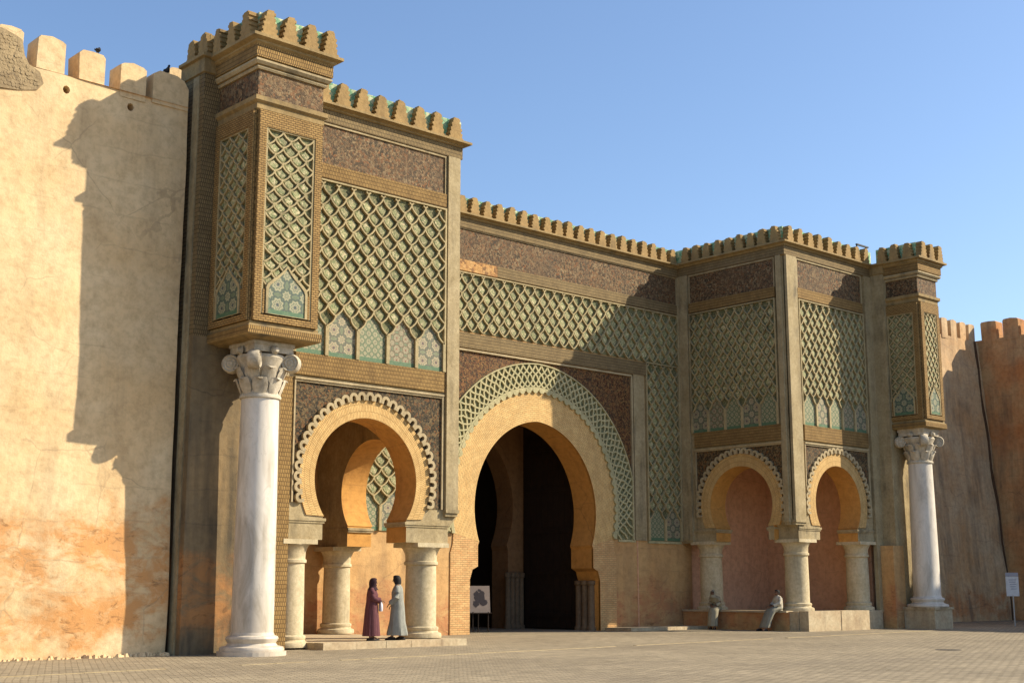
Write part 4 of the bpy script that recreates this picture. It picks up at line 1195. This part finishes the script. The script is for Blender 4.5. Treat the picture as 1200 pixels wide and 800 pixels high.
place('motif', m.mesh('motif', MAT['ink']), T, B, tilt)
for s in (-1, 1): srel('leg', [((s*.3 - .02, -.02, 0), (s*.3 + .02, .03, .74))], MAT['wood'], T, B, rm)
srel('leg', [((-.02, .3, 0), (.02, .34, 1.0))], MAT['wood'], T, B, rm)
srel('ledge', [((-.42, -.07, .68), (.42, .02, .72))], MAT['wood'], T, B, rm)

MAT['feather'] = flat('dark_feather', (0.03, 0.03, 0.035), 0.7, 0.3)
def bird(label, base, yaw):
    m = MB()
    secs = [(-.19, .115, .006, .004), (-.13, .125, .022, .014), (-.06, .13, .05, .048), (.02, .14, .062, .066), (.08, .165, .05, .056), (.11, .205, .032, .034), (.125, .235, .034, .034), (.15, .245, .028, .026), (.17, .24, .01, .01), (.2, .232, .002, .002)]
    n = 10
    rings = [[(xx, ry*math.cos(6.283*i/n), zz + rz*math.sin(6.283*i/n)) for i in range(n)] for xx, zz, ry, rz in secs]
    for a, b in zip(rings[:-1], rings[1:]):
        for i in range(n): m.face([a[i], a[(i+1) % n], b[(i+1) % n], b[i]])
    T = thing('bird', label, 'bird', base)
    rot = Matrix.Rotation(yaw, 3, 'Z')
    place('body', m.mesh('body', MAT['feather'], smooth=True), T, base, rot)
    for s in (-1, 1):
        q = MB(); pts = [(.06, s*.055, .17), (-.02, s*.07, .175), (-.14, s*.045, .125), (-.2, s*.02, .105), (-.05, s*.068, .12), (.04, s*.06, .13)]
        q.face(pts); q.face([(a, b + s*.008, c) for a, b, c in pts])
        place('wing', q.mesh('wing', MAT['feather']), T, base, rot)
        q = MB(); box(q, (.0, s*.025 - .005, 0), (.01, s*.025 + .005, .09)); place('leg', q.mesh('leg', MAT['feather']), T, base, rot)
bird('dark bird perched on a block merlon of the pale city wall', (13.92, YW + .12, 15.02), 0.9)
bird('dark bird perched where the pale wall meets the tower', (15.9, YW + .2, 15.02), -1.6)
T = thing('floodlight', 'small floodlight bar on the tower roof beside the far turret', 'floodlight', (49.4, YR + .2, 16.25))
m = MB(); box(m, (49.3, YR - .04, 16.4), (50.2, YR + .05, 16.46)); m.build('housing', MAT['black'], T)
for x in (49.4, 50.1): box_obj('bracket', (x, YR + .05, 16.2), (x + .04, YR + .09, 16.45), MAT['black'], T)

# ------------------------------------------------------------------ people
MAT['skin'] = flat('brown_skin', (0.20, 0.105, 0.06), 0.55, 0.15)
MAT['hair'] = flat('black_hair', (0.015, 0.012, 0.01), 0.7, 0.2)
def cloth(name, c, stripe=None):
    m = NT(name); p = m.n('TexCoord').outputs['Object']
    col = m.mix(0.4, c, m.ramp(m.noise(p, 7, 5), [(0.3, (.55, .55, .55)), (.65, (1.1, 1.1, 1.1))]), 'MULTIPLY')
    if stripe:
        x = m.math('SINE', m.math('MULTIPLY', m.sep(p)[1], 120.0))
        col = m.mix(m.math('MULTIPLY', m.math('GREATER_THAN', x, .5), .5), col, stripe)
    return m.done(col, 0.9, m.bump(m.noise(m.scale(p, (14, 14, 2.5)), 1, 4), 0.6, 0.03))

def skin_body(name, T, base, rot, V, E, root):
    """one continuous figure grown over a joint skeleton"""
    me = bpy.data.meshes.new(name)
    names = list(V)
    me.from_pydata([V[k][:3] for k in names], [], [(names.index(a), names.index(b)) for a, b in E])
    o = place(name, me, T, base, rot)
    md = o.modifiers.new('skin', 'SKIN'); md.use_smooth_shade = True
    if not me.skin_vertices: me.skin_vertices  # layer is made by the modifier
    sv = me.skin_vertices[0].data
    for i, k in enumerate(names):
        r = V[k][3]; sv[i].radius = r if isinstance(r, tuple) else (r, r)
        sv[i].use_root = (k == root)
    sb = o.modifiers.new('smooth', 'SUBSURF'); sb.levels = 1; sb.render_levels = 2
    me.materials.append(MAT['skin'])
    return o

def loft(secs, n=28, folds=0.0, nf=9, seed=0, cap=True):
    """sections (centre xyz, tangent tilt, half depth, half width) lofted into one surface"""
    m = MB(); rings = []
    for k, (c, tilt, hd, hw, fo) in enumerate(secs):
        ring = []
        for i in range(n):
            a = 2*math.pi*i/n
            rr = 1 + fo * (math.sin(nf*a + seed + .25*k) * .6 + math.sin((nf+4)*a*1.0 + 2*seed + .4*k) * .4)
            lx, ly = hd*math.cos(a)*rr, hw*math.sin(a)*rr
            ring.append((c[0] + lx*math.cos(tilt), c[1] + ly, c[2] - lx*math.sin(tilt)))
        rings.append(ring)
    for a, b in zip(rings[:-1], rings[1:]):
        for i in range(n): m.face([a[i], a[(i+1) % n], b[(i+1) % n], b[i]])
    if cap: m.face(rings[0]); m.face(rings[-1])
    return m

def tube(m, pts, n=12):
    """tapered sleeve through (x, y, z, radius)"""
    rings = []
    for k, p in enumerate(pts):
        a = Vector(pts[max(k-1, 0)][:3]); b = Vector(pts[min(k+1, len(pts)-1)][:3])
        d = (b - a).normalized(); u = d.cross(Vector((0, 0, 1)))
        u = u.normalized() if u.length > 1e-3 else Vector((0, 1, 0)); v = d.cross(u)
        rings.append([Vector(p[:3]) + (u*math.cos(6.2832*i/n) + v*math.sin(6.2832*i/n)) * p[3] for i in range(n)])
    for a, b in zip(rings[:-1], rings[1:]):
        for i in range(n): m.face([a[i], a[(i+1) % n], b[(i+1) % n], b[i]])

def hand(V, E, wrist, tag_, pos, d, up, side):
    """palm and five curled fingers beyond the wrist joint"""
    p = Vector(pos); d = Vector(d).normalized(); s = Vector(side).normalized(); u = Vector(up).normalized()
    V['palm' + tag_] = (*(p + d*.055), (.034, .02)); E.append((wrist, 'palm' + tag_))
    for k, (off, ln) in enumerate([(-.027, .062), (-.009, .074), (.009, .07), (.027, .055)]):
        a = p + d*.1 + s*off; b = a + d*ln*.55 - u*.012; c = b + d*ln*.3 - u*ln*.45
        for nm, q, r in (('a', a, .0095), ('b', b, .009), ('c', c, .0075)): V[f'f{k}{nm}{tag_}'] = (*q, r)
        E += [('palm' + tag_, f'f{k}a{tag_}'), (f'f{k}a{tag_}', f'f{k}b{tag_}'), (f'f{k}b{tag_}', f'f{k}c{tag_}')]
    a = p + d*.04 + s*-.04; b = a + d*.035 + s*-.018 - u*.01
    V['ta' + tag_] = (*a, .011); V['tb' + tag_] = (*b, .0085)
    E += [('palm' + tag_, 'ta' + tag_), ('ta' + tag_, 'tb' + tag_)]

def face_bits(T, base, rot, head, k=1.0):
    """eyes, mouth and ears set on the head; head = centre of the skull (x forward)"""
    hx, hy, hz = head
    def ball(name, c, r, mat, sc=(1, 1, 1)):
        m = MB(); lathe(m, (0, 0, 0), [(0, -r), (r*.7, -r*.7), (r, 0), (r*.7, r*.7), (0, r)], 8)
        for v in m.v: v.x = v.x*sc[0] + c[0]; v.y = v.y*sc[1] + c[1]; v.z = v.z*sc[2] + c[2]
        place(name, m.mesh(name, mat, smooth=True), T, base, rot)
    for s in (-1, 1):
        ball('eye', (hx + .092*k, hy + s*.032, hz + .005), .011, MAT['hair'], (1, 1.3, .8))
        ball('ear', (hx - .005, hy + s*.082, hz - .005), .03, MAT['skin'], (.6, .35, 1))
    ball('mouth', (hx + .093*k, hy, hz - .066), .016, MAT['mouth'], (.5, 1.5, .4))
MAT['mouth'] = flat('lips', (0.16, 0.05, 0.04), 0.5, 0.1)

def head_joints(V, E, neck, hx, hz, y=0.0, lean=0.0):
    V['neck'] = (neck[0], neck[1], neck[2], .052)
    V['jaw'] = (hx + .02, y, hz - .07, (.07, .062)); V['skull'] = (hx, y, hz + .0, (.098, .078)); V['crown'] = (hx - .008, y, hz + .085, (.078, .066))
    V['nosea'] = (hx + .085, y, hz - .02, .018); V['noseb'] = (hx + .118, y, hz - .032, .012)
    E += [('neck', 'jaw'), ('jaw', 'skull'), ('skull', 'crown'), ('skull', 'nosea'), ('nosea', 'noseb')]

def standing(label, x, y, z, yaw, H, robe, scarf, style, bag=False):
    T = thing('person', label, 'person', (x, y, z))
    base = (x, y, z); rot = Matrix.Rotation(yaw, 3, 'Z') @ Matrix.Diagonal((H/1.7, H/1.7, H/1.7))
    V = {}; E = []
    V['pelvis'] = (0, 0, .92, (.13, .15)); V['waist'] = (0, 0, 1.08, (.11, .14)); V['chest'] = (.01, 0, 1.28, (.125, .17)); V['upper'] = (0, 0, 1.39, (.09, .13))
    E += [('pelvis', 'waist'), ('waist', 'chest'), ('chest', 'upper'), ('upper', 'neck')]
    head_joints(V, E, (.01, 0, 1.47), .035, 1.585)
    for s, t in ((-1, 'r'), (1, 'l')):
        st = .12 * s if style == 'pale' else .04 * s
        V['hip' + t] = (0, .09*s, .86, .095); V['knee' + t] = (.04 + st*.4, .09*s, .48, .06); V['ankle' + t] = (st, .085*s, .09, .042); V['toe' + t] = (st + .16, .1*s, .035, (.03, .04))
        E += [('pelvis', 'hip' + t), ('hip' + t, 'knee' + t), ('knee' + t, 'ankle' + t), ('ankle' + t, 'toe' + t)]
        if style == 'purple': el = (.03, .2*s, 1.14); wr = (.22, .1*s, 1.10)
        else: el = (.0, .22*s, 1.12); wr = (.17, .12*s, .98) if s > 0 else (.14, .16*s, .96)
        V['sh' + t] = (0, .17*s, 1.37, .062); V['el' + t] = (*el, .045); V['wr' + t] = (*wr, .03)
        E += [('upper', 'sh' + t), ('sh' + t, 'el' + t), ('el' + t, 'wr' + t)]
        d = (Vector(wr) - Vector(el))
        hand(V, E, 'wr' + t, t, wr, d, (0, 0, 1), (0, 1, 0) if s < 0 else (0, -1, 0))
    skin_body('body', T, base, rot, V, E, 'pelvis')
    face_bits(T, base, rot, (.035, 0, 1.585))
    flare = .30 if style == 'pale' else .25
    secs = [((.0, 0, .13), 0, flare*.95, flare*.86, .09), ((.0, 0, .2), 0, flare*.93, flare*.85, .09), ((.0, 0, .5), 0, .215, .225, .06), ((-.005, 0, .85), 0, .185, .215, .035), ((0, 0, 1.05), 0, .16, .2, .02),
            ((.01, 0, 1.25), 0, .16, .215, .01), ((0, 0, 1.37), 0, .13, .2, 0), ((.0, 0, 1.44), 0, .085, .12, 0), ((.01, 0, 1.49), 0, .066, .068, 0)]
    m = loft(secs, seed=yaw)
    rb = place('robe', m.mesh('robe', robe, smooth=True), T, base, rot)
    for s, t in ((-1, 'r'), (1, 'l')):
        q = MB(); a, b, c = V['sh' + t], V['el' + t], V['wr' + t]
        tube(q, [(a[0], a[1]*.35, a[2] + .03, .045), (a[0], a[1]*.7, a[2] + .012, .07), (a[0], a[1]*1.02, a[2] - .03, .078), ((a[0]+b[0])/2, (a[1]+b[1])/2, (a[2]+b[2])/2, .08), (b[0], b[1], b[2], .082), ((b[0]+c[0])/2, (b[1]+c[1])/2, (b[2]+c[2])/2 - .01, .08), (c[0]*.96, c[1], c[2] - .01, .085)])
        place('sleeve', q.mesh('sleeve', robe, smooth=True), T, base, rot)
    for s, t in ((-1, 'r'), (1, 'l')):
        q = V['ankle' + t]
        mm = loft([((q[0] - .06, .09*s, .0), 0, .05, .035, 0), ((q[0] + .05, .095*s, .0), 0, .15, .05, 0), ((q[0] + .05, .095*s, .04), 0, .145, .05, 0), ((q[0] + .02, .095*s, .085), 0, .09, .045, 0)], 16)
        place('shoe', mm.mesh('shoe', MAT['hair'], smooth=True), T, base, rot)
    # head covering: shell round the skull, open at the face
    m = MB(); n = 20; rings = []
    rows = [(1.71, .03, .03, .02), (1.70, .07, .062, .02), (1.66, .105, .09, .015), (1.60, .118, .1, .01), (1.53, .112, .096, .0), (1.47, .105, .1, .0), (1.43, .125, .15, .0), (1.38, .155, .2, .0)]
    if style == 'pale': rows = rows[:6]
    for zz, hd, hw, cx in rows:
        rings.append([(cx + .02 + hd*math.cos(6.2832*i/n), hw*math.sin(6.2832*i/n), zz) for i in range(n)])
    for k, (a, b) in enumerate(zip(rings[:-1], rings[1:])):
        for i in range(n):
            am = (i + .5) / n * 360; am = am if am < 180 else am - 360
            if 2 <= k <= 3 and abs(am) < 42: continue
            if style == 'pale' and k == 4 and abs(am) < 60: continue
            m.face([a[i], a[(i+1) % n], b[(i+1) % n], b[i]])
    m.face(rings[0])
    place('headscarf' if style == 'purple' else 'hair', m.mesh('headscarf', scarf, smooth=True), T, base, rot)
    if bag:
        m = loft([((.25, .0, .80), 0, .05, .1, .0), ((.25, 0, .84), 0, .06, .12, .0), ((.25, 0, 1.0), 0, .055, .115, 0), ((.25, 0, 1.07), 0, .03, .09, 0)], 16)
        BT = thing('bag', 'small pale cloth bag held by the standing person in plum', 'bag', base)
        place('pouch', m.mesh('pouch', MAT['bag'], smooth=True), BT, base, rot)
        q = MB(); tube(q, [(.25, -.06, 1.06, .008), (.25, -.05, 1.12, .008), (.25, .05, 1.12, .008), (.25, .06, 1.06, .008)], 6); place('handle', q.mesh('handle', MAT['bag'], smooth=True), BT, base, rot)
MAT['bag'] = cloth('pale_bag_cloth', (0.5, 0.48, 0.52))
YP = 30.72
standing('person in a long plum robe and dark headscarf facing the person in grey', 22.37*YP/30.09, YP, 0.185, -0.62, 1.72, cloth('plum_cloth', (0.12, 0.045, 0.05), (0.07, 0.022, 0.03)), cloth('dark_scarf', (0.035, 0.015, 0.02)), 'purple', True)
standing('person in a long pale grey robe with dark hair facing the person in plum', 22.9*YP/29.67, YP - .05, 0.185, math.pi - 0.75, 1.80, cloth('shaded_grey_cloth', (0.25, 0.25, 0.215)), MAT['hair'], 'pale')  # both standing robes are coloured darker to include the arch's shade

def seated(label, x, y, yaw, robe, legs, hooded, lean, reach, seat=.775):
    """sitting on a bench edge, feet on the ground; x forward"""
    T = thing('person', label, 'person', (x, y, 0)); base = (x, y, 0); rot = Matrix.Rotation(yaw, 3, 'Z')
    z = seat + .1
    V = {}; E = []
    V['pelvis'] = (-.12, 0, z, (.13, .15)); V['waist'] = (-.11, 0, z + .17, (.11, .14)); V['chest'] = (-.06, 0, z + .36, (.12, .165)); V['upper'] = (-.03, 0, z + .46, (.09, .13))
    E += [('pelvis', 'waist'), ('waist', 'chest'), ('chest', 'upper'), ('upper', 'neck')]
    hz = z + .66
    head_joints(V, E, (.0, 0, z + .54), .035, hz)
    sp = .09 if hooded else .2
    for s, t in ((-1, 'r'), (1, 'l')):
        V['hip' + t] = (-.08, .09*s, z - .01, .09); V['knee' + t] = (.28, sp*s, z - .13 if not hooded else z - .16, .065); V['ankle' + t] = (.34 + (.08 if not hooded else 0), sp*s, .09, .042); V['toe' + t] = (.5 + (.08 if not hooded else 0), (sp + .02)*s, .035, (.03, .04))
        E += [('pelvis', 'hip' + t), ('hip' + t, 'knee' + t), ('knee' + t, 'ankle' + t), ('ankle' + t, 'toe' + t)]
        el = (.0, .23*s, z + .2); wr = (.2, .1*s, z + .1)
        V['sh' + t] = (-.03, .17*s, z + .44, .062); V['el' + t] = (*el, .045); V['wr' + t] = (*wr, .03)
        E += [('upper', 'sh' + t), ('sh' + t, 'el' + t), ('el' + t, 'wr' + t)]
        hand(V, E, 'wr' + t, t, wr, Vector(wr) - Vector(el), (0, 0, 1), (0, 1, 0) if s < 0 else (0, -1, 0))
    def warp(p):
        p = Vector(p); t = p.z - (z - .05)
        if t > 0: p.x += lean * t + .1 * lean * t * t; p.z -= .07 * t + abs(lean) * .25 * t * t
        f = max(0.0, min(1.0, (z - .2 - p.z) / (z - .2)))
        if p.x > .15 and t < 0: p.x += reach * f
        return p
    def fit(m):
        m.v = [warp(v) for v in m.v]; return m
    for k_ in V: V[k_] = (*warp(V[k_][:3]), V[k_][3])
    hp = warp((.035, 0, hz)); dh = hp - Vector((.035, 0, hz))
    skin_body('body', T, base, rot, V, E, 'pelvis'); face_bits(T, base, rot, hp)
    m = loft([((-.1, 0, z - .09), 0, .17, .2, .02), ((-.1, 0, z + .05), 0, .17, .205, .03), ((-.09, 0, z + .2), 0, .155, .2, .02), ((-.05, 0, z + .34), 0, .155, .215, .01), ((-.03, 0, z + .45), 0, .125, .2, 0), ((-.01, 0, z + .52), 0, .08, .11, 0), ((0, 0, z + .56), 0, .064, .066, 0)])
    place('robe' if hooded else 'shirt', fit(m).mesh('robe', robe, smooth=True), T, base, rot)
    w_ = .2 if hooded else .27
    m = loft([((-.2, 0, z - .02), -1.5, .1, .19, 0), ((.0, 0, z - .01), -1.45, .12, w_, .03), ((.2, 0, z - .08), -1.1, .145, w_*1.04, .04), ((.30, 0, z - .2), -.6, .15, w_*1.06, .05), ((.345, 0, z - .42), -.1, .15, w_*1.04, .08), ((.37, 0, .14), 0, .17, w_*1.08, .1)])
    place('skirt' if hooded else 'wrap', fit(m).mesh('skirt', legs, smooth=True), T, base, rot)
    for s, t in ((-1, 'r'), (1, 'l')):
        q = MB(); a, b, c = V['sh' + t], V['el' + t], V['wr' + t]
        tube(q, [(a[0], a[1]*.35, a[2] + .03, .045), (a[0], a[1]*.7, a[2] + .012, .07), (a[0], a[1]*1.02, a[2] - .03, .078), ((a[0]+b[0])/2, (a[1]+b[1])/2, (a[2]+b[2])/2, .08), (b[0], b[1], b[2], .08), (c[0]*.9, c[1]*1.02, c[2], .075)])
        place('sleeve', q.mesh('sleeve', robe, smooth=True), T, base, rot)
        q = V['ankle' + t]
        mm = loft([((q[0] - .05, q[1], .0), 0, .05, .035, 0), ((q[0] + .05, q[1], .0), 0, .15, .05, 0), ((q[0] + .05, q[1], .04), 0, .145, .05, 0), ((q[0] + .02, q[1], .085), 0, .09, .045, 0)], 16)
        place('shoe', mm.mesh('shoe', MAT['hair'], smooth=True), T, base, rot)
    m = MB(); n = 20; rings = []
    rows = [(.15, .02, .02, -.05), (.125, .07, .06, -.02), (.075, .11, .095, .0), (.015, .125, .108, .0), (-.055, .12, .105, .0), (-.12, .125, .13, -.01), (-.17, .15, .18, -.02)] if hooded else [(.125, .03, .03, 0), (.115, .07, .06, .0), (.075, .108, .09, .0), (.02, .112, .094, -.005), (-.05, .1, .088, -.01)]
    for dz, hd, hw, cx in rows: rings.append([(.025 + cx + hd*math.cos(6.2832*i/n), hw*math.sin(6.2832*i/n), hz + dz) for i in range(n)])
    for k, (a, b) in enumerate(zip(rings[:-1], rings[1:])):
        for i in range(n):
            am = (i + .5) / n * 360; am = am if am < 180 else am - 360
            if k >= 2 and k <= 3 and abs(am) < (46 if hooded else 75): continue
            m.face([a[i], a[(i+1) % n], b[(i+1) % n], b[i]])
    m.face(rings[0])
    m.v = [v + dh for v in m.v]
    place('hood' if hooded else 'hair', m.mesh('hood', robe if hooded else MAT['hair'], smooth=True), T, base, rot)
wc = cloth('undyed_wool', (0.34, 0.30, 0.20), (0.24, 0.2, 0.13)); wl = cloth('grey_wool', (0.25, 0.23, 0.17)); ws = cloth('white_shirt', (0.48, 0.43, 0.33))
seated('seated person in a pale hooded robe on the bench by the shaded arch', 43.6, 35.2, math.pi + .25, wc, wc, True, .34, .04)
seated('bareheaded seated person in a white shirt leaning back beside the corner column', 43.62, 32.25, math.pi - .35, ws, wl, False, -.16, .22)
